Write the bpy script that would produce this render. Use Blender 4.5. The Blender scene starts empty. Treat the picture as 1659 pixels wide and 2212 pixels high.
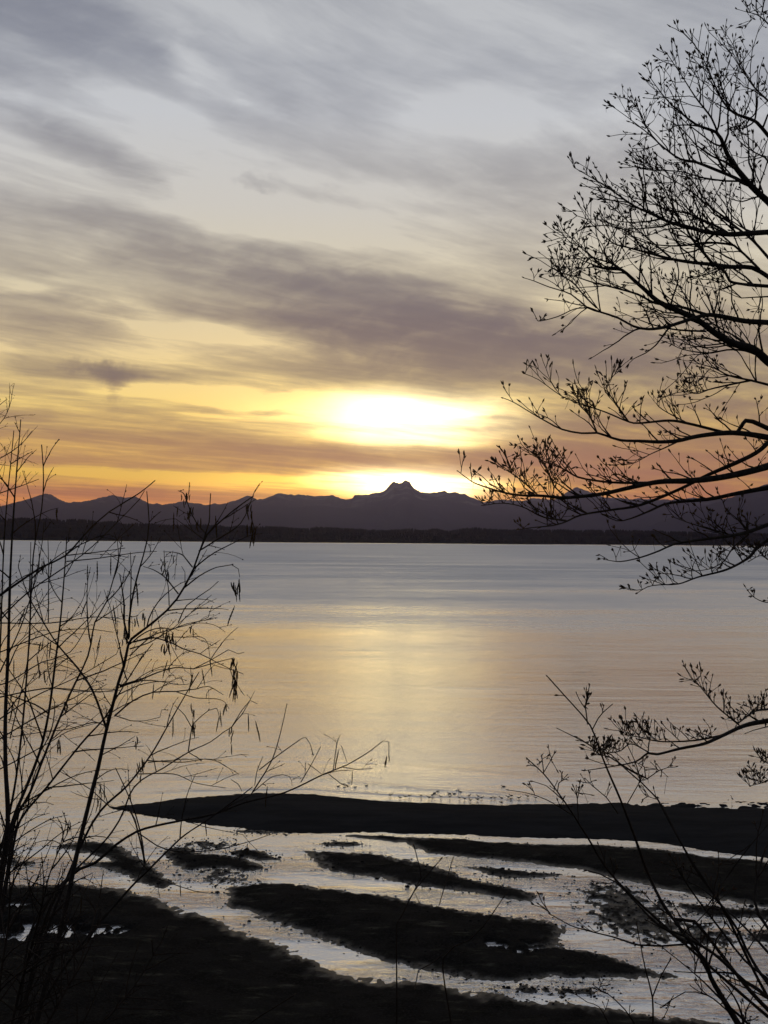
import bpy, math, random
import numpy as np
from mathutils import Vector, Matrix

random.seed(7)
rng = np.random.default_rng(11)
SC = bpy.context.scene
COL = SC.collection

# ------------------------------------------------------------------ camera
# traced points are given in a 1659 x 2212 frame of the photograph
F = 3187.0
CX, CY = 829.5, 1106.0
CAM_H = 25.0
PITCH = math.radians(1.043)
ROLL = math.radians(0.46)
fwd = Vector((0, math.cos(PITCH), math.sin(PITCH)))
rgt0 = Vector((1, 0, 0))
up0 = rgt0.cross(fwd)
rgt = rgt0 * math.cos(ROLL) + up0 * math.sin(ROLL)
upv = up0 * math.cos(ROLL) - rgt0 * math.sin(ROLL)
EYE = Vector((0, 0, CAM_H))
cam_data = bpy.data.cameras.new('camera')
cam_data.sensor_fit = 'VERTICAL'
cam_data.sensor_height = 24.0
cam_data.lens = 12.0 / (1106.0 / F)
cam_data.clip_start = 0.1
cam_data.clip_end = 200000.0
cam = bpy.data.objects.new('camera', cam_data)
COL.objects.link(cam)
cam.matrix_world = Matrix(((rgt.x, upv.x, -fwd.x, EYE.x), (rgt.y, upv.y, -fwd.y, EYE.y),
                           (rgt.z, upv.z, -fwd.z, EYE.z), (0, 0, 0, 1)))
SC.camera = cam

def ray(px, py):
    return fwd + rgt * ((px - CX) / F) + upv * ((CY - py) / F)

def at(px, py, Y):
    d = ray(px, py)
    return EYE + d * (Y / d.y)

def ground(px, py, z=0.0):
    d = ray(px, py)
    return EYE + d * ((z - CAM_H) / d.z)

def azel(px, py):
    d = ray(px, py).normalized()
    return math.degrees(math.atan2(d.x, d.y)), math.degrees(math.asin(d.z))

# ------------------------------------------------------------------ colour management
SC.view_settings.view_transform = 'Standard'
SC.view_settings.look = 'None'
SC.view_settings.exposure = 0.0
SC.view_settings.gamma = 1.0
SC.view_settings.use_curve_mapping = False
SC.render.engine = 'CYCLES'
SC.cycles.max_bounces = 4
SC.cycles.volume_bounces = 0
SC.cycles.diffuse_bounces = 2
SC.cycles.glossy_bounces = 3
SC.cycles.use_denoising = True
SC.cycles.denoiser = 'OPENIMAGEDENOISE'
SC.cycles.denoising_input_passes = 'RGB_ALBEDO_NORMAL'
SC.cycles.sample_clamp_indirect = 4.0

# ------------------------------------------------------------------ sky
SUN_AZ, SUN_EL = azel(868, 1010)

def lin(c):
    return tuple(((v / 255.0) / 12.92 if v / 255.0 <= 0.04045 else ((v / 255.0 + 0.055) / 1.055) ** 2.4) for v in c)

world = bpy.data.worlds.new('World')
SC.world = world
world.use_nodes = True
WT = world.node_tree
for n in list(WT.nodes):
    WT.nodes.remove(n)

class NG:
    """small helper for building node graphs"""
    def __init__(self, tree):
        self.t = tree
    def put(self, sock, v):
        if v is None:
            return
        if isinstance(v, bpy.types.NodeSocket):
            self.t.links.new(v, sock)
        else:
            sock.default_value = v
    def n(self, typ, **kw):
        nd = self.t.nodes.new(typ)
        for k, v in kw.items():
            setattr(nd, k, v)
        return nd
    def m(self, op, a, b=None, c=None, clamp=False):
        nd = self.n('ShaderNodeMath', operation=op, use_clamp=clamp)
        self.put(nd.inputs[0], a); self.put(nd.inputs[1], b); self.put(nd.inputs[2], c)
        return nd.outputs[0]
    def vm(self, op, a, b=None, out=0):
        nd = self.n('ShaderNodeVectorMath', operation=op)
        self.put(nd.inputs[0], a); self.put(nd.inputs[1], b)
        return nd.outputs['Value'] if op in ('LENGTH', 'DOT_PRODUCT') else nd.outputs[0]
    def scale(self, a, s):
        nd = self.n('ShaderNodeVectorMath', operation='SCALE')
        self.put(nd.inputs[0], a); self.put(nd.inputs['Scale'], s)
        return nd.outputs[0]
    def xyz(self, x, y, z=0.0):
        nd = self.n('ShaderNodeCombineXYZ')
        self.put(nd.inputs[0], x); self.put(nd.inputs[1], y); self.put(nd.inputs[2], z)
        return nd.outputs[0]
    def noise(self, vec, scale=1.0, detail=4.0, rough=0.5, color=False, dist=0.0):
        nd = self.n('ShaderNodeTexNoise')
        self.put(nd.inputs['Vector'], vec)
        nd.inputs['Scale'].default_value = scale
        nd.inputs['Detail'].default_value = detail
        nd.inputs['Roughness'].default_value = rough
        nd.inputs['Distortion'].default_value = dist
        return nd.outputs['Color'] if color else nd.outputs[0]
    def mr(self, v, a, b, c=0.0, d=1.0, interp='SMOOTHSTEP'):
        nd = self.n('ShaderNodeMapRange', interpolation_type=interp)
        self.put(nd.inputs['Value'], v)
        nd.inputs['From Min'].default_value = a; nd.inputs['From Max'].default_value = b
        nd.inputs['To Min'].default_value = c; nd.inputs['To Max'].default_value = d
        return nd.outputs[0]
    def ramp(self, fac, stops, interp='LINEAR'):
        nd = self.n('ShaderNodeValToRGB')
        cr = nd.color_ramp
        cr.interpolation = interp
        stops = sorted(stops)
        while len(cr.elements) < len(stops):
            cr.elements.new(0.5)
        for e, (p, c) in zip(cr.elements, stops):
            e.position = p
            e.color = (c[0], c[1], c[2], 1.0)
        self.put(nd.inputs[0], fac)
        return nd.outputs[0]
    def mix(self, fac, a, b, blend='MIX'):
        nd = self.n('ShaderNodeMix', data_type='RGBA', blend_type=blend)
        self.put(nd.inputs[0], fac)
        self.put(nd.inputs[6], a if isinstance(a, bpy.types.NodeSocket) else (a[0], a[1], a[2], 1))
        self.put(nd.inputs[7], b if isinstance(b, bpy.types.NodeSocket) else (b[0], b[1], b[2], 1))
        return nd.outputs[2]

def build_sky():
    g = NG(WT)
    tc = g.n('ShaderNodeTexCoord')
    gen = tc.outputs['Generated']
    sep = g.n('ShaderNodeSeparateXYZ')
    WT.links.new(gen, sep.inputs[0])
    x, y, z = sep.outputs
    RAD = 180.0 / math.pi
    az = g.m('MULTIPLY', g.m('ARCTAN2', x, y), RAD)
    el = g.m('MULTIPLY', g.m('ARCSINE', z), RAD)
    # cloud deck seen in perspective: direction projected on a level sheet
    zz = g.m('ADD', g.m('MAXIMUM', z, 0.0), 0.035)
    X = g.m('DIVIDE', x, zz)
    Y = g.m('DIVIDE', y, zz)
    a = math.radians(42)          # streaks run towards 42 degrees right of the view
    al = g.m('ADD', g.m('MULTIPLY', X, math.sin(a)), g.m('MULTIPLY', Y, math.cos(a)))
    ac = g.m('SUBTRACT', g.m('MULTIPLY', X, math.cos(a)), g.m('MULTIPLY', Y, math.sin(a)))
    deck = g.xyz(al, ac, 0.0)
    wob = g.noise(deck, 0.35, 3.0, 0.5, color=True)
    wob = g.scale(g.vm('SUBTRACT', wob, (0.5, 0.5, 0.5)), 1.0)
    deckw = g.vm('ADD', deck, wob)
    s1 = g.noise(g.vm('MULTIPLY', deckw, (0.16, 0.95, 1.0)), 1.0, 7.0, 0.55)
    s2 = g.noise(g.vm('MULTIPLY', g.vm('ADD', deckw, (7.3, 2.1, 5.0)), (0.8, 3.2, 1.0)), 1.0, 8.0, 0.64)
    s3 = g.noise(g.vm('MULTIPLY', g.vm('ADD', g.vm('ADD', deck, g.scale(wob, 1.6)), (3.1, 9.4, 2.0)), (1.5, 2.4, 1.0)), 1.0, 9.0, 0.64)
    fib = g.noise(g.vm('MULTIPLY', g.vm('ADD', deckw, (1.7, 4.4, 3.0)), (1.5, 7.0, 1.0)), 1.0, 7.0, 0.62)
    # low stripes
    ae = g.xyz(az, el, 0.0)
    st = g.noise(g.vm('MULTIPLY', ae, (0.05, 1.1, 1.0)), 1.0, 5.0, 0.55, dist=0.3)
    # warped angular coordinates for the placed clouds
    w1 = g.scale(g.vm('SUBTRACT', g.noise(g.vm('MULTIPLY', ae, (0.20, 0.45, 1.0)), 1.0, 6.0, 0.50, color=True), (0.5, 0.5, 0.5)), 1.0)
    w1 = g.vm('MULTIPLY', w1, (5.0, 2.2, 0.0))
    wae = g.vm('ADD', ae, w1)
    w2 = g.vm('MULTIPLY', w1, (0.45, 0.36, 0.0))
    wae2 = g.vm('ADD', ae, w2)
    wae3 = g.vm('ADD', ae, g.scale(g.vm('SUBTRACT', g.noise(ae, 2.2, 5.0, 0.6, color=True), (0.5, 0.5, 0.5)), 0.9))
    K = math.degrees(1.0 / F)
    def blob(px, py, rx, ry, slope, amp, vec=wae, soft=1.0):
        caz, cel = azel(px, py)
        mp = g.n('ShaderNodeMapping', vector_type='TEXTURE')
        WT.links.new(vec, mp.inputs['Vector'])
        mp.inputs['Location'].default_value = (caz, cel, 0)
        mp.inputs['Rotation'].default_value = (0, 0, math.radians(-slope))
        mp.inputs['Scale'].default_value = (rx * K * 2.0, ry * K * 2.0, 1)
        r = g.vm('LENGTH', mp.outputs[0])
        return g.mr(r, 0.0, soft, amp * 1.1, 0.0, 'SMOOTHERSTEP')
    def total(lst):
        s = lst[0]
        for b in lst[1:]:
            s = g.m('ADD', s, b)
        return s
    dark = [
        # long band sweeping down from the left towards the right
        blob(130, 478, 300, 36, 5, .28), blob(400, 545, 320, 44, 9, .40), blob(640, 622, 320, 62, 11, .56), blob(900, 688, 320, 84, 8, .78),
        blob(960, 640, 130, 45, 6, .22), blob(1120, 750, 400, 58, 3, .62), blob(1340, 740, 320, 95, -2, .5), blob(850, 745, 180, 36, 6, .25),
        # virga tuft and its neighbours at the left
        blob(228, 797, 75, 13, 4, .55, wae3), blob(232, 808, 34, 17, 20, .5, wae3), blob(246, 830, 15, 34, 0, .42, wae3), blob(330, 806, 120, 12, 2, .3, wae2), blob(160, 800, 130, 26, 3, .26), blob(400, 812, 240, 30, 1, .30), blob(60, 770, 200, 34, 5, .20),
        # upper left smudges
        blob(90, 280, 190, 36, 17, .50, wae2), blob(225, 340, 130, 34, 20, .44, wae2), blob(300, 385, 60, 22, 22, .2, wae2), blob(555, 220, 110, 42, 18, .34, wae2),
        blob(552, 392, 46, 15, 14, .32, wae3), blob(650, 420, 110, 18, 8, .26, wae2), blob(30, 40, 210, 110, 18, .58), blob(360, 110, 110, 60, 30, .26), blob(230, 60, 160, 40, 25, .16),
        blob(190, 655, 190, 32, 8, .42), blob(60, 700, 200, 40, 4, .24),
        blob(985, 815, 80, 40, 0, .46, wae2), blob(860, 800, 190, 30, 2, .28), blob(740, 790, 120, 24, 4, .2),
        # stripes low over the ridge
        blob(250, 940, 560, 17, 2, .62, wae2), blob(240, 898, 340, 22, 2, .36, wae2), blob(560, 888, 140, 9, 2, .60, wae2), blob(430, 918, 150, 16, 6, .28, wae2),
        blob(430, 1000, 640, 19, 1, .78, wae2), blob(60, 1054, 460, 14, 1.5, .70, wae2), blob(930, 984, 480, 15, 1, .95, wae2),
        blob(1140, 1012, 330, 18, 1, .60, wae2), blob(1500, 930, 380, 130, 0, .95), blob(1420, 1030, 380, 48, 0, .8), blob(1230, 985, 190, 36, 0, .45),
        blob(1070, 900, 42, 4, 0, .45, wae2), blob(1060, 925, 80, 5, -2, .40, wae2), blob(1250, 920, 120, 40, 0, .3, wae2),
        blob(1560, 260, 360, 240, 0, .24), blob(1200, 400, 300, 90, -4, .20), blob(1180, 150, 260, 50, 8, .16), blob(700, 160, 200, 60, 14, .12),
    ]
    wisp = g.noise(g.vm('MULTIPLY', g.vm('ADD', deckw, (4.7, 1.4, 8.0)), (0.5, 2.6, 1.0)), 1.0, 7.0, 0.58)
    wisp2 = g.noise(g.vm('MULTIPLY', wae, (0.5, 1.6, 1.0)), 1.0, 6.0, 0.55)
    mod = g.m('MULTIPLY', g.mr(wisp, 0.25, 0.75, 0.6, 1.4), g.mr(wisp2, 0.25, 0.75, 0.7, 1.3))
    dens = g.m('MULTIPLY', total(dark), mod)
    lowf = g.mr(el, 9.0, 4.0, 0.0, 1.0)
    dens = g.m('ADD', dens, g.m('MULTIPLY', g.mr(s1, 0.40, 0.68, 0.0, 1.0), 0.46))
    dens = g.m('ADD', dens, g.m('MULTIPLY', g.m('SUBTRACT', s2, 0.5), 1.25))
    dens = g.m('ADD', dens, g.m('MULTIPLY', g.m('SUBTRACT', s3, 0.5), 0.95))
    dens = g.m('ADD', dens, g.m('MULTIPLY', g.m('MULTIPLY', g.m('SUBTRACT', st, 0.5), 2.2), lowf))
    bright = [
        blob(110, 612, 200, 20, 8, .40), blob(480, 850, 260, 16, 3, .45), blob(560, 715, 260, 30, 4, .35), blob(350, 690, 160, 30, 8, .25),
        blob(520, 560, 330, 24, 6, .25), blob(1040, 670, 180, 20, 10, .3), blob(1300, 640, 160, 40, 0, .25), blob(400, 1028, 420, 9, 1, .55, wae2),
        blob(850, 460, 500, 70, 4, .3), blob(420, 130, 150, 30, 32, .35), blob(250, 210, 240, 30, 22, .25), blob(1150, 260, 200, 60, 5, .25), blob(1250, 840, 260, 30, 3, .3),
    ]
    dens = g.m('ADD', dens, g.m('MULTIPLY', g.m('SUBTRACT', fib, 0.5), 0.40))
    dens = g.m('SUBTRACT', dens, total(bright))
    dens = g.m('SUBTRACT', 1.0, g.m('EXPONENT', g.m('MULTIPLY', g.m('MAXIMUM', dens, 0.0), -1.5)), clamp=True)
    # colours of thin (backlit) and thick cloud by height above the horizon
    e01 = g.mr(el, 0.0, 45.0, 0.0, 1.0, 'LINEAR')
    def e(py):
        return max(0.0, azel(CX, py)[1]) / 45.0
    thin = g.ramp(e01, [(0.0, lin((232, 140, 66))), (e(1075), lin((238, 152, 70))), (e(1035), lin((250, 198, 70))), (e(960), lin((242, 194, 92))),
                        (e(880), lin((244, 210, 120))), (e(760), lin((222, 199, 148))), (e(620), lin((209, 197, 166))), (e(450), lin((196, 192, 182))),
                        (e(250), lin((188, 190, 192))), (e(0), lin((178, 180, 182))), (0.7, lin((142, 147, 156))), (1.0, lin((122, 129, 142)))])
    thick = g.ramp(e01, [(0.0, lin((150, 92, 72))), (e(1060), lin((172, 108, 74))), (e(1000), lin((170, 118, 80))), (e(930), lin((140, 108, 86))),
                         (e(820), lin((122, 106, 94))), (e(700), lin((108, 96, 95))), (e(560), lin((126, 118, 113))), (e(380), lin((128, 126, 128))),
                         (e(150), lin((112, 116, 128))), (e(0), lin((108, 112, 124))), (0.7, lin((92, 98, 110))), (1.0, lin((78, 85, 100)))])
    colr = g.mix(dens, thin, thick)
    # light of the sun coming through the cloud
    def glow(px, py, rx, ry, col, amp, vec=wae2, slope=0.0):
        f = blob(px, py, rx * .86, ry * .86, slope, amp, vec)
        return g.scale(g.xyz(*col), f)
    gl = [glow(780, 885, 600, 180, (1.0, .70, .20), .18), glow(865, 900, 320, 85, (1.0, .80, .32), .42),
          glow(898, 904, 190, 56, (1.0, .91, .55), 2.0), glow(1000, 906, 180, 42, (1.0, .82, .34), .6), glow(720, 905, 200, 40, (1.0, .80, .30), .3), glow(905, 992, 70, 30, (1.0, .72, .16), .45),
          glow(868, 1052, 400, 42, (1.0, .60, .08), 1.0), glow(880, 1040, 170, 34, (1.0, .84, .42), 4.0), glow(940, 1046, 120, 32, (1.0, .86, .5), 2.6)]
    tot = gl[0]
    for q in gl[1:]:
        tot = g.vm('ADD', tot, q)
    hold = g.m('SUBTRACT', 1.0, g.m('MULTIPLY', g.m('MINIMUM', dens, 1.0), 0.86))
    colr = g.vm('ADD', colr, g.scale(tot, hold))
    # away from the sunset the dusk sky is dimmer and bluer
    daz = g.m('ABSOLUTE', g.m('SUBTRACT', az, SUN_AZ))
    off = g.mr(daz, 16.0, 110.0, 0.0, 1.0)
    east = g.ramp(e01, [(0.0, (.085, .085, .10)), (0.3, (.105, .11, .13)), (1.0, (.12, .13, .165))])
    zen = g.mr(el, 40.0, 85.0, 0.0, 1.0)
    keep = g.m('MULTIPLY', g.m('SUBTRACT', 1.0, off), g.m('SUBTRACT', 1.0, zen))
    colr = g.mix(keep, east, colr)
    # clear evening sky behind the cloud
    sky = g.n('ShaderNodeTexSky', sky_type='NISHITA')
    sky.sun_disc = False
    sky.sun_elevation = math.radians(SUN_EL)
    sky.sun_rotation = math.radians(SUN_AZ)
    sky.air_density = 1.0; sky.dust_density = 1.5; sky.ozone_density = 2.0
    clear = g.scale(sky.outputs[0], g.m('MULTIPLY', g.m('SUBTRACT', 1.0, g.m('MULTIPLY', dens, 0.8)), 0.02))
    out = g.vm('ADD', g.scale(colr, 10.0 * SKY_GAIN), clear)
    bg = g.n('ShaderNodeBackground')
    WT.links.new(out, bg.inputs['Color'])
    bg.inputs['Strength'].default_value = 0.1
    wo = g.n('ShaderNodeOutputWorld')
    WT.links.new(bg.outputs[0], wo.inputs['Surface'])

SKY_GAIN = 1.16
build_sky()
world.cycles.sampling_method = 'MANUAL'
world.cycles.sample_map_resolution = 1024

# ------------------------------------------------------------------ sun, low and veiled by cloud
sun_data = bpy.data.lights.new('sun', 'SUN')
sun_data.energy = 0.006
sun_data.angle = math.radians(12.0)
sun_data.color = (1.0, 0.66, 0.30)
sun = bpy.data.objects.new('sun', sun_data)
COL.objects.link(sun)
sdir = Vector((math.sin(math.radians(SUN_AZ)) * math.cos(math.radians(SUN_EL)),
               math.cos(math.radians(SUN_AZ)) * math.cos(math.radians(SUN_EL)), math.sin(math.radians(SUN_EL))))
sun.rotation_euler = (-sdir).to_track_quat('-Z', 'Y').to_euler()
sun.location = (0, 0, 80)

# ------------------------------------------------------------------ materials
MAT = {}
def material(name, build):
    m = bpy.data.materials.new(name)
    m.use_nodes = True
    t = m.node_tree
    for n in list(t.nodes):
        t.nodes.remove(n)
    g = NG(t)
    out = g.n('ShaderNodeOutputMaterial')
    bs = g.n('ShaderNodeBsdfPrincipled')
    t.links.new(bs.outputs[0], out.inputs['Surface'])
    build(g, bs, out)
    MAT[name] = m
    return m

def simple(name, c0, c1, scale, rough, spec=0.3, bump=0.0, stretch=(1, 1, 1)):
    def b(g, bs, out):
        co = g.vm('MULTIPLY', g.n('ShaderNodeTexCoord').outputs['Object'], stretch)
        f = g.noise(co, scale, 5.0, 0.6)
        g.put(bs.inputs['Base Color'], g.mix(g.mr(f, 0.3, 0.7), c0, c1))
        bs.inputs['Roughness'].default_value = rough
        bs.inputs['Specular IOR Level'].default_value = spec
        if bump:
            bp = g.n('ShaderNodeBump')
            bp.inputs['Distance'].default_value = bump
            g.put(bp.inputs['Height'], f)
            g.put(bs.inputs['Normal'], bp.outputs[0])
    return material(name, b)

simple('maple_bark', (.016, .013, .011), (.036, .030, .025), 30.0, 0.9, 0.15, 0.004, (1, 1, .3))
simple('alder_bark', (.018, .014, .012), (.040, .033, .028), 35.0, 0.85, 0.15, 0.002)
simple('twig_bark', (.018, .012, .009), (.034, .023, .016), 40.0, 0.85, 0.15)
simple('bud', (.035, .027, .010), (.05, .024, .014), 60.0, 0.7, 0.2)
simple('catkin', (.03, .02, .010), (.05, .032, .014), 80.0, 0.85, 0.1)
simple('feather', (.045, .04, .036), (.09, .08, .07), 12.0, 0.8, 0.15)
simple('wet_stone', (.008, .008, .008), (.024, .022, .020), 3.0, 0.9, 0.05)
simple('bluff_soil', (.02, .018, .012), (.06, .05, .03), 0.8, 0.95, 0.1, 0.05)
simple('leaf_litter', (.03, .03, .012), (.07, .05, .02), 5.0, 0.9, 0.1)

def b_flat(g, bs, out):
    co = g.n('ShaderNodeTexCoord').outputs['Object']
    sep = g.n('ShaderNodeSeparateXYZ')
    g.t.links.new(co, sep.inputs[0])
    f1 = g.noise(co, 0.35, 5.0, 0.6)
    f2 = g.noise(co, 7.0, 5.0, 0.7)
    f3 = g.noise(g.vm('MULTIPLY', co, (.5, 1.0, 1)), 0.8, 8.0, 0.7)
    c = g.mix(g.mr(f1, 0.35, 0.65), (.007, .0066, .0062), (.020, .018, .016))
    c = g.mix(g.mr(f2, 0.45, 0.75), c, (.036, .034, .032))
    c = g.mix(g.mr(f3, 0.5, 0.75), c, (.030, .030, .020))
    g.put(bs.inputs['Base Color'], c)
    wet = g.m('MAXIMUM', g.mr(sep.outputs[2], 0.10, 0.015), g.m('MULTIPLY', g.mr(f3, 0.56, 0.70), 0.45))
    g.put(bs.inputs['Roughness'], g.m('SUBTRACT', 0.95, g.m('MULTIPLY', wet, 0.5)))
    g.put(bs.inputs['Specular IOR Level'], g.m('ADD', 0.02, g.m('MULTIPLY', wet, 0.20)))
    bp = g.n('ShaderNodeBump')
    bp.inputs['Distance'].default_value = 0.16
    g.put(bp.inputs['Height'], f2)
    g.put(bs.inputs['Normal'], bp.outputs[0])
material('gravel_flat', b_flat)

def b_sand(g, bs, out):
    co = g.n('ShaderNodeTexCoord').outputs['Object']
    f1 = g.noise(g.vm('MULTIPLY', co, (.3, 1, 1)), 0.4, 5.0, 0.6)
    f2 = g.noise(co, 5.0, 5.0, 0.7)
    c = g.mix(g.mr(f1, 0.35, 0.65), (.013, .0132, .0145), (.022, .022, .0235))
    g.put(bs.inputs['Base Color'], c)
    bs.inputs['Roughness'].default_value = 0.9
    bs.inputs['Specular IOR Level'].default_value = 0.02
    bp = g.n('ShaderNodeBump')
    bp.inputs['Distance'].default_value = 0.05
    g.put(bp.inputs['Height'], f2)
    g.put(bs.inputs['Normal'], bp.outputs[0])
material('sandbar_sand', b_sand)

WATER_IOR = 1.9
def b_water(g, bs, out):
    co = g.n('ShaderNodeTexCoord').outputs['Object']
    sep = g.n('ShaderNodeSeparateXYZ')
    g.t.links.new(co, sep.inputs[0])
    yy = sep.outputs[1]
    near = g.mr(yy, 112.0, 124.0, 1.0, 0.0)          # streams on the flats
    # open water: wind ripples and long low swell, calmer in slicks
    lg = g.m('LOGARITHM', g.m('MAXIMUM', yy, 20.0), 2.718)
    slick = g.noise(g.vm('MULTIPLY', g.vm('ADD', co, (310.0, 77.0, 0.0)), (.0030, .0080, 1)), 1.0, 11.0, 0.68)
    w1 = g.noise(g.vm('MULTIPLY', co, (.10, .35, 1)), 1.0, 3.0, 0.5)
    w2 = g.noise(g.vm('MULTIPLY', co, (.8, 2.2, 1)), 1.0, 3.0, 0.55)
    w4 = g.noise(g.vm('MULTIPLY', co, (.07, .24, 1)), 1.0, 8.0, 0.72)
    w3 = g.noise(g.vm('MULTIPLY', co, (.012, .05, 1)), 1.0, 4.0, 0.6)
    h = g.m('ADD', g.m('MULTIPLY', w1, 0.07), g.m('MULTIPLY', w2, 0.036))
    h = g.m('ADD', h, g.m('MULTIPLY', w3, 0.35))
    h = g.m('ADD', h, g.m('MULTIPLY', w4, 0.10))
    h = g.m('MULTIPLY', h, g.mr(slick, 0.35, 0.65, 0.45, 1.15))
    # streams: short riffles
    r1 = g.noise(g.vm('MULTIPLY', co, (1.1, 1.5, 1)), 1.0, 4.0, 0.6, dist=0.6)
    r2 = g.noise(co, 4.5, 3.0, 0.6)
    hs = g.m('ADD', g.m('MULTIPLY', r1, 0.26), g.m('MULTIPLY', r2, 0.06))
    hs = g.m('MULTIPLY', hs, g.mr(g.noise(g.vm('MULTIPLY', co, (.10, .22, 1)), 1.0, 3.0, 0.5), 0.35, 0.65, 0.15, 1.25))
    hh = g.m('ADD', g.m('MULTIPLY', h, g.m('SUBTRACT', 1.0, near)), g.m('MULTIPLY', hs, near))
    bp = g.n('ShaderNodeBump')
    bp.inputs['Distance'].default_value = 1.0
    g.put(bp.inputs['Height'], hh)
    g.put(bs.inputs['Normal'], bp.outputs[0])
    far_r = g.mr(lg, math.log(200.0), math.log(1300.0), 0.10, 0.52)
    far_r = g.m('MULTIPLY', far_r, g.mr(yy, 7600.0, 8300.0, 1.0, 0.35))
    far_r = g.m('MULTIPLY', far_r, g.m('MULTIPLY', g.mr(slick, 0.3, 0.7, 0.66, 1.28), g.mr(w4, 0.3, 0.7, 0.75, 1.25)))
    rough = g.m('ADD', g.m('MULTIPLY', far_r, g.m('SUBTRACT', 1.0, near)), g.m('MULTIPLY', 0.14, near))
    g.put(bs.inputs['Roughness'], rough)
    bs.inputs['Base Color'].default_value = (.020, .026, .030, 1)
    bs.inputs['IOR'].default_value = WATER_IOR
    # extra mirror gloss added to brighten the water's reflection of the sky
    gl = g.n('ShaderNodeBsdfGlossy')
    gl.inputs['Color'].default_value = (.95, .94, .93, 1)
    g.put(gl.inputs['Roughness'], rough)
    g.put(gl.inputs['Normal'], bp.outputs[0])
    mx = g.n('ShaderNodeMixShader')
    mx.inputs[0].default_value = 0.60
    g.t.links.new(bs.outputs[0], mx.inputs[1]); g.t.links.new(gl.outputs[0], mx.inputs[2])
    g.t.links.new(mx.outputs[0], out.inputs['Surface'])
material('water', b_water)

def b_mount(g, bs, out):
    co = g.n('ShaderNodeTexCoord').outputs['Object']
    sep = g.n('ShaderNodeSeparateXYZ')
    g.t.links.new(co, sep.inputs[0])
    f = g.noise(g.vm('MULTIPLY', co, (.0016, .0016, .0008)), 1.0, 6.0, 0.65)
    hi = g.mr(g.m('ADD', sep.outputs[2], g.m('MULTIPLY', g.m('SUBTRACT', f, 0.5), 1500.0)), 900.0, 1500.0)
    c = g.mix(g.m('MULTIPLY', hi, g.mr(f, 0.42, 0.6)), (.022, .026, .026), (.12, .125, .14))
    g.put(bs.inputs['Base Color'], c)
    bs.inputs['Roughness'].default_value = 1.0
    bs.inputs['Specular IOR Level'].default_value = 0.0
material('mountain_rock', b_mount)
simple('far_woods', (.006, .008, .006), (.014, .018, .012), 0.02, 1.0, 0.0)
simple('far_beach', (.05, .045, .04), (.08, .07, .06), 0.02, 1.0, 0.0)

# ------------------------------------------------------------------ mesh helpers
def mesh_obj(name, V, Fc, mat, parent=None, smooth=True, **props):
    V = np.asarray(V, dtype=np.float64)
    base = np.array(parent.location) if parent is not None else np.zeros(3)
    if parent is not None and parent.parent is not None:
        base = base + np.array(parent.parent.location)
    me = bpy.data.meshes.new(name)
    if isinstance(Fc, np.ndarray):
        nv, nf, k = len(V), len(Fc), Fc.shape[1]
        me.vertices.add(nv)
        me.vertices.foreach_set('co', (V - base).astype(np.float32).ravel())
        me.loops.add(nf * k)
        me.loops.foreach_set('vertex_index', Fc.astype(np.int32).ravel())
        me.polygons.add(nf)
        me.polygons.foreach_set('loop_start', np.arange(0, nf * k, k, dtype=np.int32))
        me.update(calc_edges=True)
        me.validate()
    else:
        me.from_pydata([tuple(v) for v in (V - base)], [], Fc)
    me.materials.append(MAT[mat])
    if smooth:
        me.polygons.foreach_set('use_smooth', [True] * len(me.polygons))
    o = bpy.data.objects.new(name, me)
    COL.objects.link(o)
    if parent is not None:
        o.parent = parent
    for k, v in props.items():
        o[k] = v
    return o

def thing(name, loc, label, cat, group=None):
    o = bpy.data.objects.new(name, None)
    o.empty_display_size = 0.2
    COL.objects.link(o)
    o.location = loc
    o['label'] = label
    o['category'] = cat
    if group:
        o['group'] = group
    return o

# value noise in numpy
def _hash(ix, iy, s):
    h = (ix.astype(np.int64) * 374761393 + iy.astype(np.int64) * 668265263 + s * 1442695041) & 0xffffffff
    h = ((h ^ (h >> 13)) * 1274126177) & 0xffffffff
    return ((h ^ (h >> 16)) & 0xffff) / 65535.0
def vnoise(x, y, s=0):
    x0 = np.floor(x); y0 = np.floor(y)
    fx = x - x0; fy = y - y0
    fx = fx * fx * fx * (fx * (fx * 6 - 15) + 10); fy = fy * fy * fy * (fy * (fy * 6 - 15) + 10)
    a = _hash(x0, y0, s); b = _hash(x0 + 1, y0, s); c = _hash(x0, y0 + 1, s); d = _hash(x0 + 1, y0 + 1, s)
    return (a * (1 - fx) + b * fx) * (1 - fy) + (c * (1 - fx) + d * fx) * fy
def fbm(x, y, oct=4, s=0, gain=0.5):
    t = 0; amp = 1; n = 0
    for i in range(oct):
        t = t + amp * vnoise(x * 2 ** i, y * 2 ** i, s + i * 17)
        n += amp; amp *= gain
    return t / n

def grid_mesh(xs, ys, Z, keep=None):
    ny, nx = Z.shape
    XX, YY = np.meshgrid(xs, ys)
    V = np.stack([XX, YY, Z], -1).reshape(-1, 3)
    idx = np.arange(ny * nx).reshape(ny, nx)
    Q = np.stack([idx[:-1, :-1], idx[:-1, 1:], idx[1:, 1:], idx[1:, :-1]], -1).reshape(-1, 4)
    if keep is not None:
        k = (keep[:-1, :-1] | keep[:-1, 1:] | keep[1:, 1:] | keep[1:, :-1]).reshape(-1)
        Q = Q[k]
        used = np.unique(Q)
        remap = np.full(len(V), -1); remap[used] = np.arange(len(used))
        V = V[used]; Q = remap[Q]
    return V, Q

# ------------------------------------------------------------------ water
def bluff_z(y):
    return np.maximum(23.2 - 0.56 * np.maximum(np.asarray(y, float) - 0.8, 0.0), 0.9)

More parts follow.
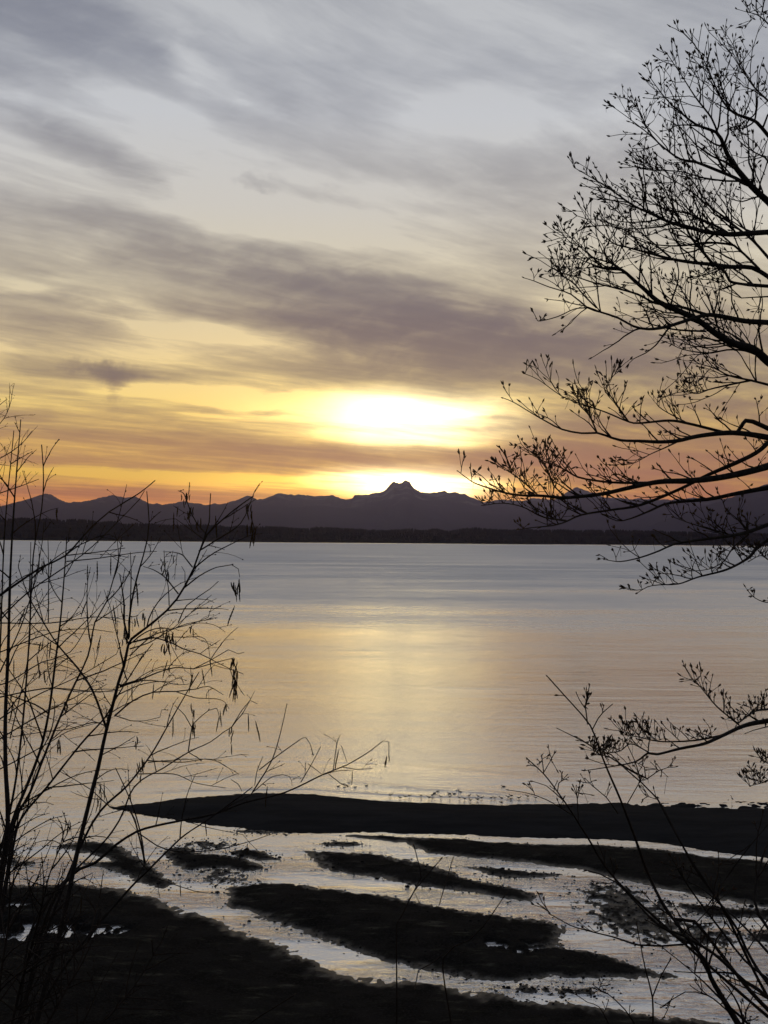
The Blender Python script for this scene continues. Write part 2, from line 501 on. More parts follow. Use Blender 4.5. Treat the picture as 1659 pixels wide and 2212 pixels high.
crest1 = [ground(*p) for p in [(300, 1690), (480, 1676), (664, 1678), (792, 1694), (936, 1706), (1015, 1713), (1195, 1724), (1400, 1727)]]
crest2 = [ground(*p) for p in [(240, 1722), (420, 1706), (664, 1704), (824, 1716), (952, 1722), (1195, 1731), (1330, 1729)]]
crest3 = [ground(*p) for p in [(420, 1650), (640, 1640), (800, 1648), (1000, 1668), (1200, 1682)]]

def build_water():
    xs = np.linspace(-70, 70, 161)
    ys = np.concatenate([np.arange(40, 132, 1.0), np.arange(132, 182, 0.16), [182.0]])
    XX, YY = np.meshgrid(xs, ys)
    Z = np.zeros_like(XX)
    for cr, hgt, wid in ((crest1, .085, .9), (crest2, .075, .6), (crest3, .04, 1.2)):
        cx = np.array([c.x for c in cr]); cy = np.array([c.y for c in cr])
        yl = np.interp(xs, cx, cy)
        wob = (fbm(xs * .12, xs * 0 + 3.3, 3, 5) - .5) * 2.2
        d = (YY - (yl + wob)[None, :]) / wid
        fade = np.clip((xs - cx[0]) / 9, 0, 1) * np.clip((cx[-1] - xs) / 9, 0, 1)
        fade = fade * (0.45 + 0.9 * fbm(xs * .2, xs * 0 + 9.1, 2, 8))
        Z += hgt * np.exp(-np.where(d < 0, d * d * 2.2, d * d * .7)) * fade[None, :]
    V1, Q1 = grid_mesh(xs, ys, Z)
    parts = [(V1, Q1)]
    def quad_patch(xs, ys):
        return grid_mesh(np.array(xs, float), np.array(ys, float), np.zeros((len(ys), len(xs))))
    # a low ripple running across the bay right of the middle
    ys3 = np.concatenate([[182., 210., 236.], np.arange(238, 262, .35), [270., 300.]])
    xs3 = np.linspace(-70, 70, 141)
    rp = [ground(*p) for p in [(900, 1484), (960, 1485), (1020, 1487), (1080, 1488), (1130, 1487)]]
    yl = np.interp(xs3, [c.x for c in rp], [c.y for c in rp])
    d = (ys3[:, None] - yl[None, :]) / 1.1
    fade = np.clip((xs3 - rp[0].x) / 4, 0, 1) * np.clip((rp[-1].x - xs3) / 4, 0, 1)
    Z3 = .075 * np.exp(-np.where(d < 0, d * d * 1.2, d * d * .12)) * fade[None, :]
    Z3[0] = 0; Z3[-1] = 0
    parts.append(grid_mesh(xs3, ys3, Z3))
    parts.append(quad_patch([-400, -70], [40, 300]))
    parts.append(quad_patch([70, 400], [40, 300]))
    parts.append(quad_patch([-9000, -400], [40, 9600]))
    parts.append(quad_patch([400, 9000], [40, 9600]))
    parts.append(quad_patch([-400, 400], [300, 1000, 3000, 9600]))
    V = []; Q = []; n = 0
    for v, q in parts:
        V.append(v); Q.append(q + n); n += len(v)
    mesh_obj('water', np.concatenate(V), np.concatenate(Q), 'water', kind='structure',
             label='calm grey and golden bay water with streams across the tidal flat')
build_water()

# ------------------------------------------------------------------ bars of sand and gravel on the tidal flat
def C5(l): return [(x * .5, 1725.4 + y * .5) for x, y in l]
def C6(l): return [(829.5 + x * .5, 1725.4 + y * .5) for x, y in l]

far_bar = [(242, 1745), (320, 1734), (400, 1724), (475, 1718), (575, 1712), (675, 1716), (740, 1722), (830, 1731), (1030, 1738), (1180, 1738), (1280, 1734),
           (1455, 1734), (1659, 1731), (2000, 1728), (2000, 1905), (1800, 1872), (1659, 1855), (1560, 1842), (1480, 1830), (1380, 1818), (1280, 1813), (1130, 1810), (980, 1803),
           (830, 1800), (625, 1799), (545, 1795), (500, 1788), (400, 1774), (310, 1761)]
bar_b = [(700, 1802), (830, 1805), (930, 1809), (1040, 1816), (1155, 1823), (1280, 1825), (1405, 1832), (1530, 1849), (1659, 1862), (1800, 1880), (2000, 1912), (2000, 2040), (1800, 1985),
         (1659, 1960), (1555, 1945), (1480, 1928), (1405, 1913), (1330, 1898), (1260, 1880), (1180, 1868), (1080, 1856), (980, 1848), (920, 1843), (895, 1832), (870, 1822), (780, 1810)]
isl_c = C6([(345, 293), (450, 293), (600, 312), (720, 320), (810, 328), (760, 334), (650, 345), (560, 345), (430, 325), (380, 308)])
isl_d = C5([(1375, 192), (1450, 180), (1540, 188), (1575, 200), (1480, 209), (1390, 204)])
isl_e = C5([(1320, 228), (1420, 227), (1550, 237), (1659, 245)]) + C6([(100, 262), (240, 300), (330, 340), (430, 360), (550, 378), (620, 395), (650, 415), (620, 440), (520, 430), (400, 410), (250, 388), (120, 378), (50, 360)]) \
    + C5([(1659, 350), (1500, 325), (1380, 300), (1362, 275), (1340, 245)])
isl_f = C5([(980, 390), (1050, 375), (1150, 366), (1300, 370), (1450, 392), (1659, 418)]) + C6([(200, 455), (400, 492), (560, 515), (700, 520), (760, 545), (775, 570), (740, 600), (760, 640), (900, 670), (1050, 705), (1200, 745), (1310, 773),
        (1200, 782), (1000, 775), (830, 768), (700, 772), (560, 785), (420, 782), (250, 760), (130, 735)]) + C5([(1659, 700), (1500, 650), (1380, 605), (1250, 560), (1150, 530), (1080, 512), (1130, 502), (1050, 480), (960, 462), (1005, 440), (985, 410)])
beach = C5([(-700, 420), (-200, 385), (0, 372), (200, 368), (330, 370), (450, 380), (560, 400), (650, 430), (750, 470), (900, 520), (1050, 570), (1250, 640), (1330, 690), (1400, 735), (1550, 770), (1659, 785)]) \
    + C6([(250, 812), (500, 850), (700, 880), (900, 900), (1100, 930), (1300, 945), (1450, 970), (1659, 1000), (2100, 1060), (2600, 1120)])
g1 = ground(*beach[-1]); g0 = ground(*beach[0])
beach_w = [(g0.x - 60, g0.y)] + [tuple(ground(*p)[:2]) for p in beach] + [(g1.x + 60, g1.y - 4), (g1.x + 60, 30), (g0.x - 60, 30)]
isl_h = C5([(195, 207), (280, 195), (380, 185), (470, 189), (540, 215), (575, 248), (630, 265), (690, 305), (755, 367), (700, 387), (620, 367), (540, 335), (480, 312), (440, 297), (350, 287), (360, 276), (480, 268), (420, 245), (300, 220)])
isl_i = C5([(685, 232), (740, 214), (800, 211), (835, 216), (870, 238), (960, 243), (1060, 262), (1145, 300), (1060, 313), (950, 300), (800, 306), (750, 280), (705, 255)])
isl_j = C5([(995, 228), (1060, 219), (1130, 231), (1195, 262), (1120, 266), (1040, 250)])
isl_k = C5([(-300, 255), (0, 258), (80, 264), (165, 275), (120, 291), (0, 287), (-300, 290)])
isl_k2 = C5([(-200, 205), (0, 222), (60, 232), (30, 246), (-200, 240)])
shoal_l = C6([(850, 388), (950, 366), (1080, 400), (1200, 450), (1290, 520), (1420, 580), (1560, 600), (1400, 640), (1280, 625), (1180, 612), (1050, 582), (950, 532), (880, 480)])
shoal_m = C5([(850, 312), (950, 308), (1010, 330), (1060, 360), (990, 384), (930, 352)])
bar_n = C6([(1240, 448), (1400, 468), (1659, 482), (2000, 500), (2000, 545), (1659, 522), (1400, 508), (1280, 480)])
bar_o = C6([(1570, 585), (1680, 560), (2000, 590), (2000, 660), (1680, 628), (1590, 612)])
shoal_p = C6([(580, 822), (700, 818), (830, 828), (900, 836), (760, 838), (620, 832)])
shoal_q = C5([(820, 192), (880, 184), (940, 186), (980, 200), (920, 215), (860, 210)])
bar_r = C5([(1020, 138), (1100, 134), (1200, 140), (1230, 147), (1120, 150), (1050, 147)])

def sdf(P, poly):
    d = np.full(len(P), 1e9); inside = np.zeros(len(P), bool)
    n = len(poly)
    for i in range(n):
        a = np.array(poly[i]); b = np.array(poly[(i + 1) % n])
        ab = b - a; ap = P - a
        t = np.clip((ap @ ab) / (ab @ ab + 1e-12), 0, 1)
        q = ap - t[:, None] * ab
        d = np.minimum(d, np.sqrt((q * q).sum(1)))
        c = (a[1] > P[:, 1]) != (b[1] > P[:, 1])
        xi = (b[0] - a[0]) * (P[:, 1] - a[1]) / (b[1] - a[1] + 1e-12) + a[0]
        inside ^= c & (P[:, 0] < xi)
    return np.where(inside, d, -d)

FLAT_CHECK = []
def bar(name, poly, mat, label, slope=.10, top=.35, rag=.09, bias=0.0, dx=.11, dy=.22, world_poly=False, seed=0, holes=()):
    W = np.array(poly if world_poly else [tuple(ground(*p)[:2]) for p in poly])
    pad = 1.5
    x0, y0 = W.min(0) - pad; x1, y1 = W.max(0) + pad
    x0 = max(x0, -48); x1 = min(x1, 48)
    xs = np.arange(x0, x1, dx); ys = np.arange(y0, y1, dy)
    XX, YY = np.meshgrid(xs, ys)
    P = np.stack([XX.ravel(), YY.ravel()], 1)
    d = sdf(P, W).reshape(XX.shape)
    wob = (fbm(XX * .45, YY * .30, 4, seed + 3, .6) - .5)
    fine = (fbm(XX * 2.6, YY * 1.3, 3, seed + 31, .75) - .5)
    rag = rag * (1.6 if top < .1 else 1.0)
    dd = d + wob * 1.1 + bias
    h = np.where(dd > 0, top * (1 - np.exp(-dd * slope / top)), dd * slope * 1.2)
    h = h + fine * rag * np.exp(-np.abs(dd) * .5) + fine * .03 + wob * .10 * np.clip(dd, 0, 1)
    for hx in holes:
        c = ground(hx[0], hx[1]); 
        r = np.sqrt(((XX - c.x) / hx[2]) ** 2 + ((YY - c.y) / hx[3]) ** 2)
        h = h - hx[4] * np.exp(-r * r) * np.clip((fbm(XX * 1.3, YY * .8, 4, 77, .65) - .36) * 5, 0, 1.6)
    keep = h > -0.05
    h = np.maximum(h, -0.12)
    V, Q = grid_mesh(xs, ys, h, keep)
    o = mesh_obj(name, V, Q, mat, kind='structure', label=label)
    FLAT_CHECK.append((xs, ys, h))
    return o

bar('sand_bar', far_bar, 'sandbar_sand', 'long smooth dark sandbar along the edge of the bay', .09, .55, .05, 0, .25, .4, seed=1, holes=[(1580, 1742, 7, 1.6, .55)])
bar('gravel_bar', bar_b, 'gravel_flat', 'broad black gravel bar below the long sandbar, running off to the right', .10, .35, .08, 0, .2, .35, seed=2)
bar('gravel_bar', isl_c, 'gravel_flat', 'thin pointed gravel island in the upper stream', .12, .2, .08, seed=3)
bar('gravel_bar', isl_d, 'gravel_flat', 'smallest gravel islet just below the sandbar', .12, .2, .07, seed=4)
bar('gravel_bar', isl_e, 'gravel_flat', 'long tapering gravel island between the two main streams', .10, .3, .10, seed=5)
bar('gravel_bar', isl_f, 'gravel_flat', 'largest dark gravel island in the middle of the flat', .10, .4, .10, seed=6, holes=[(1075, 2043, 2.2, .9, .35), (1120, 2055, 1.6, .7, .35)])
bar('beach', beach_w, 'gravel_flat', 'dark near beach at the foot of the bluff', .07, .8, .10, 0, .2, .32, True, seed=7,
    holes=[(60, 2018, 3.4, 2.2, .9), (130, 2012, 3.0, 1.6, .85), (190, 2016, 1.6, 1.2, .7), (0, 1960, 2, 2, .6)])
bar('gravel_bar', isl_h, 'gravel_flat', 'crooked gravel island behind the left alder stems', .11, .25, .10, seed=8)
bar('gravel_bar', isl_i, 'gravel_flat', 'oval gravel island left of the main stream bend', .11, .25, .10, seed=9)
bar('gravel_bar', isl_j, 'gravel_flat', 'small gravel islet beside the oval gravel island', .11, .2, .08, seed=10)
bar('gravel_bar', isl_k, 'gravel_flat', 'low gravel bar at the left edge behind the alders', .1, .2, .10, seed=11)
bar('gravel_bar', isl_k2, 'gravel_flat', 'upper low bar at the left edge behind the alders', .1, .2, .10, seed=12)
bar('gravel_shoal', shoal_l, 'gravel_flat', 'broken gravel shoal awash behind the leaning shrub stems', .035, .06, .22, 0.0, .14, .25, seed=13)
bar('gravel_shoal', shoal_m, 'gravel_flat', 'small half-drowned shoal below the oval gravel island', .035, .05, .18, -.1, .14, .25, seed=14)
bar('gravel_bar', bar_n, 'gravel_flat', 'narrow gravel bar at the right edge above the shoal', .09, .2, .14, seed=15)
bar('gravel_bar', bar_o, 'gravel_flat', 'short gravel bar at the right edge beside the shoal', .09, .2, .14, seed=16)
bar('gravel_shoal', shoal_p, 'gravel_flat', 'thin dark riffle of stones in the nearest stream', .03, .04, .18, -.05, .12, .22, seed=17)
bar('gravel_shoal', shoal_q, 'gravel_flat', 'patchy shoal above the oval gravel island', .03, .04, .18, -.1, .14, .25, seed=18)
bar('gravel_bar', bar_r, 'gravel_flat', 'dark sliver of gravel under the sandbar edge', .08, .12, .08, seed=19)

# bluff below the viewpoint
def build_bluff():
    xs = np.linspace(-60, 60, 121); ys = np.linspace(-30, 46, 153)
    XX, YY = np.meshgrid(xs, ys)
    Z = bluff_z(YY) + (fbm(XX * .4, YY * .4, 4, 41) - .5) * .5 * np.clip((YY + 2) / 3, .2, 1)
    V, Q = grid_mesh(xs, ys, Z)
    mesh_obj('bluff', V, Q, 'bluff_soil', kind='structure', label='steep earth bluff the trees grow on')
build_bluff()

def icostone():
    t = (1 + 5 ** .5) / 2
    v = np.array([(-1, t, 0), (1, t, 0), (-1, -t, 0), (1, -t, 0), (0, -1, t), (0, 1, t), (0, -1, -t), (0, 1, -t), (t, 0, -1), (t, 0, 1), (-t, 0, -1), (-t, 0, 1)], float)
    v /= np.linalg.norm(v[0])
    f = np.array([(0, 11, 5), (0, 5, 1), (0, 1, 7), (0, 7, 10), (0, 10, 11), (1, 5, 9), (5, 11, 4), (11, 10, 2), (10, 7, 6), (7, 1, 8), (3, 9, 4), (3, 4, 2), (3, 2, 6), (3, 6, 8), (3, 8, 9), (4, 9, 5), (2, 4, 11), (6, 2, 10), (8, 6, 7), (9, 8, 1)])
    return v, f

def build_stones():
    sv, sf = icostone()
    V = []; Fs = []; n = 0
    tgt = 5200; tries = 0
    cnt = 0
    weights = np.array([h.size for _, _, h in FLAT_CHECK], float) ** .6
    weights /= weights.sum()
    while cnt < tgt and tries < 60000:
        tries += 1
        k = rng.choice(len(FLAT_CHECK), p=weights)
        if k == 0 and rng.random() < .9:
            continue
        xs, ys, h = FLAT_CHECK[k]
        i = rng.integers(0, h.shape[0]); j = rng.integers(0, h.shape[1])
        z = h[i, j]
        if z <= -0.11 or z > .3:
            continue
        if z > .1 and rng.random() < .75:
            continue
        s = .03 + .06 * rng.random() ** 2.5
        if rng.random() < .015:
            s *= 2.2
        v = sv * (1 + .3 * (rng.random((12, 1)) - .5)) * np.array([1.3, 1.0, .65]) * s
        an = rng.random() * 6.28
        R = np.array([[math.cos(an), -math.sin(an), 0], [math.sin(an), math.cos(an), 0], [0, 0, 1]])
        v = v @ R.T + np.array([xs[j] + rng.normal() * .1, ys[i] + rng.normal() * .15, max(z, -.02) + s * .2])
        V.append(v); Fs.append(sf + n); n += 12; cnt += 1
    mesh_obj('stones', np.concatenate(V), np.concatenate(Fs), 'wet_stone', kind='stuff',
             label='scattered dark cobbles along the stream edges', category='stones')
build_stones()

# ------------------------------------------------------------------ far land
def profile(pts, Y, xs):
    W = [at(px, py, Y) for px, py in pts]
    return np.interp(xs, [w.x for w in W], [w.z for w in W])

peaks = [(-500, 1085), (-350, 1070), (-200, 1090), (-90, 1080), (0, 1096), (50, 1081), (97, 1065), (120, 1076), (145, 1087), (175, 1086), (210, 1077), (245, 1069), (270, 1076), (295, 1074), (320, 1086), (350, 1090), (385, 1083),
         (415, 1086), (450, 1091), (480, 1088), (505, 1081), (532, 1070), (555, 1078), (580, 1071), (605, 1065), (630, 1068), (650, 1068), (680, 1073), (718, 1070), (734, 1074), (748, 1078), (760, 1077), (766, 1071), (792, 1069),
         (804, 1065), (820, 1064), (834, 1055), (842, 1046), (850, 1038), (860, 1042), (868, 1044), (876, 1039), (884, 1040), (890, 1050), (900, 1060), (914, 1065), (922, 1066), (940, 1063), (960, 1061), (972, 1064), (984, 1062), (995, 1066),
         (1019, 1071), (1044, 1082), (1080, 1078), (1120, 1083), (1155, 1078), (1200, 1076), (1219, 1066), (1244, 1051), (1269, 1058), (1304, 1073), (1354, 1076), (1430, 1081), (1480, 1078), (1555, 1076), (1700, 1070), (1850, 1060), (2000, 1080), (2200, 1075)]
near_range = [(1360, 1150), (1405, 1137), (1440, 1122), (1480, 1106), (1530, 1091), (1580, 1075), (1630, 1055), (1659, 1045), (1720, 1030), (1800, 1035), (1900, 1050), (2050, 1060), (2200, 1090)]

def build_range(name, pts, Y, depth_front, depth_back, seed, label, dx, jag):
    W = [at(px, py, Y) for px, py in pts]
    xs = np.arange(W[0].x, W[-1].x, dx)
    crest = np.interp(xs, [w.x for w in W], [w.z for w in W])
    crest = crest + (fbm(xs / 380.0, xs * 0 + seed, 4, seed, .75) - .5) * jag
    crest = np.maximum(crest, 5)
    ts = np.linspace(-1, 1, 41)
    ys = np.where(ts < 0, Y + ts * depth_front, Y + ts * depth_back)
    Z = np.zeros((len(ys), len(xs)))
    for i, t in enumerate(ts):
        n = fbm(xs / 1500.0 + 3 * t, xs * 0 + ys[i] / 1500.0, 5, seed + 9, .55) - .5
        a = abs(t)
        base = crest * (1 - a) ** 1.15
        sm = np.convolve(crest, np.ones(25) / 25, 'same') if a > .2 else crest
        base = (sm if a > .2 else crest) * (1 - a) ** 1.15
        Z[i] = base + n * crest * 0.55 * min(a * 3, 1) * (1 - a)
    # keep every spur in front of and behind the crest under the crest's sight line
    lim = (crest[None, :] - CAM_H) * (ys[:, None] / Y) + CAM_H
    Z = np.where(np.abs(ts)[:, None] > 1e-6, np.minimum(Z, lim - 12), Z)
    Z = np.maximum(Z, 1.0)
    V, Q = grid_mesh(xs, ys, Z)
    mesh_obj(name, V, Q, 'mountain_rock', kind='structure', label=label)

build_range('mountain_range', peaks, 42000.0, 12000.0, 7000.0, 3, 'jagged snow-streaked mountain range on the horizon under the sunset', 30.0, 130.0)
build_range('mountain_range', near_range, 33000.0, 9000.0, 6000.0, 13, 'nearer dark mountain shoulder rising at the right edge', 60.0, 60.0)

def build_far_shore():
    Y = 9400.0
    tree_top = [(-600, 1112), (-200, 1114), (0, 1116), (100, 1118), (200, 1123), (275, 1128), (350, 1132), (450, 1133), (550, 1136), (700, 1138), (830, 1141), (980, 1143), (1030, 1140), (1110, 1141), (1230, 1142), (1380, 1144), (1430, 1146),
                (1530, 1149), (1659, 1152), (1850, 1156), (2200, 1160)]
    xs = np.arange(-4200, 4200, 12.0)
    crest = profile(tree_top, Y + 900, xs) - 24.0
    ys = np.array([Y - 60, Y, Y + 40, Y + 120, Y + 350, Y + 600, Y + 900, Y + 1600, Y + 4000, Y + 9000, Y + 22000])
    fr = np.array([-.3, 0.02, .14, .40, .66, .86, 1.0, .8, .5, .3, .1])
    Z = np.zeros((len(ys), len(xs)))
    for i in range(len(ys)):
        Z[i] = crest * fr[i] + (fbm(xs / 180., xs * 0 + i * 3.1, 4, 21) - .5) * 14 * (fr[i] > .1) * (fr[i] < 1.01)
    Z[0] = -3
    Z[1] = 0.8
    V, Q = grid_mesh(xs, ys, Z)
    mesh_obj('far_shore', V, Q, 'far_woods', kind='structure', label='low dark wooded land across the water')
    # conifers on it, far too many and too small to count
    V = []; Fs = []; n = 0
    ang = np.arange(5) * 2 * math.pi / 5
    for row, cnt in ((2, 700), (3, 900), (4, 1100), (5, 1500), (6, 3200)):
        for k in range(cnt):
            x = rng.uniform(-3300, 3300)
            y = ys[row] + rng.uniform(-60, 60)
            zb = np.interp(x, xs, Z[row]) - 2
            clump = float(vnoise(np.array([x / 90.0]), np.array([row * 5.0]), 61)[0])
            hgt = (14 + 16 * clump) * rng.uniform(.75, 1.15)
            r = hgt * rng.uniform(.16, .30)
            rings = [(0, r * .8), (hgt * .35, r), (hgt * .72, r * .55), (hgt, .4)]
            for z, rr in rings:
                for a in ang:
                    V.append((x + rr * math.cos(a), y + rr * math.sin(a), zb + z))
            for q in range(3):
                for a in range(5):
                    b = (a + 1) % 5
                    Fs.append((n + q * 5 + a, n + q * 5 + b, n + q * 5 + 5 + b, n + q * 5 + 5 + a))
            n += 20
    mesh_obj('far_forest', np.array(V), np.array(Fs), 'far_woods', kind='stuff', smooth=False,
             label='dark far-off forest covering the opposite shore', category='forest')
    # low spit in front, ending a little right of the middle
    e = at(1195, 1177, 8600.0)
    xs2 = np.arange(-3600, e.x, 20.0)
    ys2 = np.array([8560., 8600., 8650., 8720.])
    taper = np.clip((e.x - xs2) / 900.0, 0, 1)
    Z2 = np.stack([xs2 * 0 - 1, 2 + 5 * taper + 2 * fbm(xs2 / 60, xs2 * 0, 3, 4), 3 + 9 * taper + 4 * fbm(xs2 / 40, xs2 * 0 + 4, 3, 5), xs2 * 0 - 1])
    V, Q = grid_mesh(xs2, ys2, Z2)
    mesh_obj('far_spit', V, Q, 'far_woods', kind='structure', label='low black spit at the far waterline')
build_far_shore()

# ground sheet under the far land, reaching past the mountains
V, Q = grid_mesh(np.linspace(-60000, 60000, 9), np.array([9300., 20000., 40000., 70000.]), np.full((4, 9), -0.6))
mesh_obj('ground', V, Q, 'far_woods', kind='structure', label='level ground under the far hills')

# ------------------------------------------------------------------ branches
class Tubes:
    def __init__(self):
        self.V = []; self.F = []; self.n = 0
    def add(self, pts, radii, sides=5):
        P = np.asarray(pts, float)
        m = len(P)
        if m < 2:
            return
        T = np.gradient(P, axis=0)
        T /= (np.linalg.norm(T, axis=1)[:, None] + 1e-9)
        ref = np.array([0, 0, 1.0]) if abs(T[0][2]) < .9 else np.array([1.0, 0, 0])
        a = np.cross(T[0], ref); a /= np.linalg.norm(a)
        ang = np.arange(sides) * 2 * math.pi / sides
        ca, sa = np.cos(ang), np.sin(ang)
        rings = []
        for i in range(m):
            a = a - T[i] * (a @ T[i]); a /= (np.linalg.norm(a) + 1e-9)
            b = np.cross(T[i], a)
            rings.append(P[i] + radii[i] * (ca[:, None] * a + sa[:, None] * b))
        self.V.append(np.concatenate(rings))
        i0 = np.arange(m - 1)[:, None] * sides; k = np.arange(sides)[None, :]; k2 = (k + 1) % sides
        q = np.stack([i0 + k, i0 + k2, i0 + sides + k2, i0 + sides + k], -1).reshape(-1, 4)
        self.F.append(q + self.n)
        self.n += m * sides
    def spindle(self, p, d, length, r, sides=5):
        p = np.asarray(p, float); d = np.asarray(d, float)
        t = np.array([0, .22, .5, .8, 1.0]); rr = np.array([.35, .85, 1.0, .6, .08]) * r
        self.add(p + d * (t * length)[:, None], rr, sides)
    def build(self, name, mat, parent, **kw):
        if not self.V:
            return None
        return mesh_obj(name, np.concatenate(self.V), np.concatenate(self.F), mat, parent, **kw)

def unit(v):
    return v / (np.linalg.norm(v) + 1e-9)

def spline(P, step):
    P = np.asarray(P, float)
    if len(P) < 3:
        n = max(2, int(np.linalg.norm(P[-1] - P[0]) / step))
        t = np.linspace(0, 1, n)[:, None]
        return P[0] * (1 - t) + P[-1] * t
    Q = np.vstack([2 * P[0] - P[1], P, 2 * P[-1] - P[-2]])
    out = []
    for i in range(1, len(Q) - 2):
        n = max(1, int(np.linalg.norm(Q[i + 1] - Q[i]) / step))
        t = (np.arange(n) / n)[:, None]
        p0, p1, p2, p3 = Q[i - 1], Q[i], Q[i + 1], Q[i + 2]
        out.append(.5 * ((2 * p1) + (-p0 + p2) * t + (2 * p0 - 5 * p1 + 4 * p2 - p3) * t ** 2 + (-p0 + 3 * p1 - 3 * p2 + p3) * t ** 3))
    out.append(P[-1][None, :])
    return np.concatenate(out)

def traced(pts, d0, d1, step=.05, jit=.25):
    """traced outline points of a branch given real distances that drift from d0 to d1"""
    n = len(pts)
    ph = rng.uniform(0, 6.28)
    W = []
    for i, (x, y) in enumerate(pts):
        t = i / max(1, n - 1)
        W.append(tuple(at(x, y, d0 + (d1 - d0) * t + jit * .5 * math.sin(ph + 5 * t) * min(1, 4 * t))))
    return spline(W, step)

def walk(p, d, length, nseg, bend, wig, droop_tip=0.0):
    """a free twig: starts at p along d, bends by vector bend per metre, with small kinks"""
    pts = [np.array(p, float)]
    d = unit(np.array(d, float)); s = length / nseg
    for i in range(nseg):
        t = (i + 1) / nseg
        d = unit(d + bend * s + rng.normal(size=3) * wig + np.array([0, 0, -1.0]) * droop_tip * max(0, t - .6) * 2)
        pts.append(pts[-1] + d * s)
    return np.array(pts)

def side_dir(t, ang, up_bias):
    r = rng.normal(size=3); r = unit(r - t * (r @ t))
    r = unit(r + np.array([0, 0, up_bias])); r = unit(r - t * (r @ t))
    return unit(t * math.cos(ang) + r * math.sin(ang))

# ---- maple kind: short kinked opposite twigs carrying fat pointed buds
def maple_buds(B, p, d, n=3, size=1.0):
    n = int(rng.choice([1, 2, 3], p=[.3, .4, .3]))
    for k in range(n):
        dd = d if k == 0 else side_dir(d, rng.uniform(.25, .6), .4)
        B.spindle(p, unit(dd + rng.normal(size=3) * .08), rng.uniform(.016, .036) * size, rng.uniform(.0030, .0050) * size, 5)

def maple_twigs(T, B, path, r_base, r_tip, dens=1.0, lmax=.45, start=.0, bs=1.0, minr=.0018, up=.55):
    seg = np.linalg.norm(np.diff(path, axis=0), axis=1)
    L = np.concatenate([[0], np.cumsum(seg)])
    total = L[-1]
    s = start * total + rng.uniform(.02, .1)
    while s < total:
        i = min(np.searchsorted(L, s), len(path) - 1); i = max(i, 1)
        t = unit(path[i] - path[i - 1])
        f = s / total
        r_here = r_base + (r_tip - r_base) * f
        ln = min(lmax, .08 + (total - s) * .55) * rng.uniform(.45, 1.1)
        pair = 2 if rng.random() < .5 else 1
        for q in range(pair):
            d = side_dir(t, rng.uniform(.35, .95), up)
            r0 = min(r_here * .6, .004 + ln * .006)
            r0 = max(r0, minr * 1.15)
            tw = walk(path[i], d, ln, max(3, int(ln / .035)), np.array([0, 0, .9]) + t * .5, .12)
            T.add(tw, np.linspace(r0, minr, len(tw)), 4)
            maple_buds(B, tw[-1], unit(tw[-1] - tw[-2]), 3, bs)
            # second order
            ss = ln * rng.uniform(.25, .45)
            while ss < ln * .96:
                k = max(1, int(ss / ln * (len(tw) - 1)))
                t2 = unit(tw[k] - tw[k - 1])
                l2 = min(.16, .03 + (ln - ss) * .45) * rng.uniform(.4, 1.1)
                for z in range(2 if rng.random() < .3 else 1):
                    d2 = side_dir(t2, rng.uniform(.5, .95), .75)
                    tw2 = walk(tw[k], d2, l2, max(2, int(l2 / .03)), np.array([0, 0, 1.2]), .14)
                    T.add(tw2, np.linspace(minr * 1.1, minr * .85, len(tw2)), 3)
                    maple_buds(B, tw2[-1], unit(tw2[-1] - tw2[-2]), 3 if rng.random() < .6 else 2, bs)
                    if rng.random() < .12:     # a hanging thread of old stalk
                        th = walk(tw2[-1], np.array([rng.normal() * .2, 0, -1.0]), rng.uniform(.04, .09), 4, np.array([0, 0, -1.0]), .15)
                        T.add(th, np.full(len(th), .0009), 3)
                ss += rng.uniform(.07, .15)
        s += rng.uniform(.05, .21) / dens
    maple_buds(B, path[-1], unit(path[-1] - path[-2]), 3, bs)

PXM = 9.0 / F     # metres per traced pixel at the maple's distance
def cA(l): return [(1095 + .34 * x, .34 * y) for x, y in l]
def cM(l): return [(1128.1 + .32 * x, 331.8 + .32 * y) for x, y in l]
def cB(l): return [(962 + .42 * x, 730 + .42 * y) for x, y in l]
def c4(l): return [(829.5 + .5 * x, 1327 + .5 * y) for x, y in l]

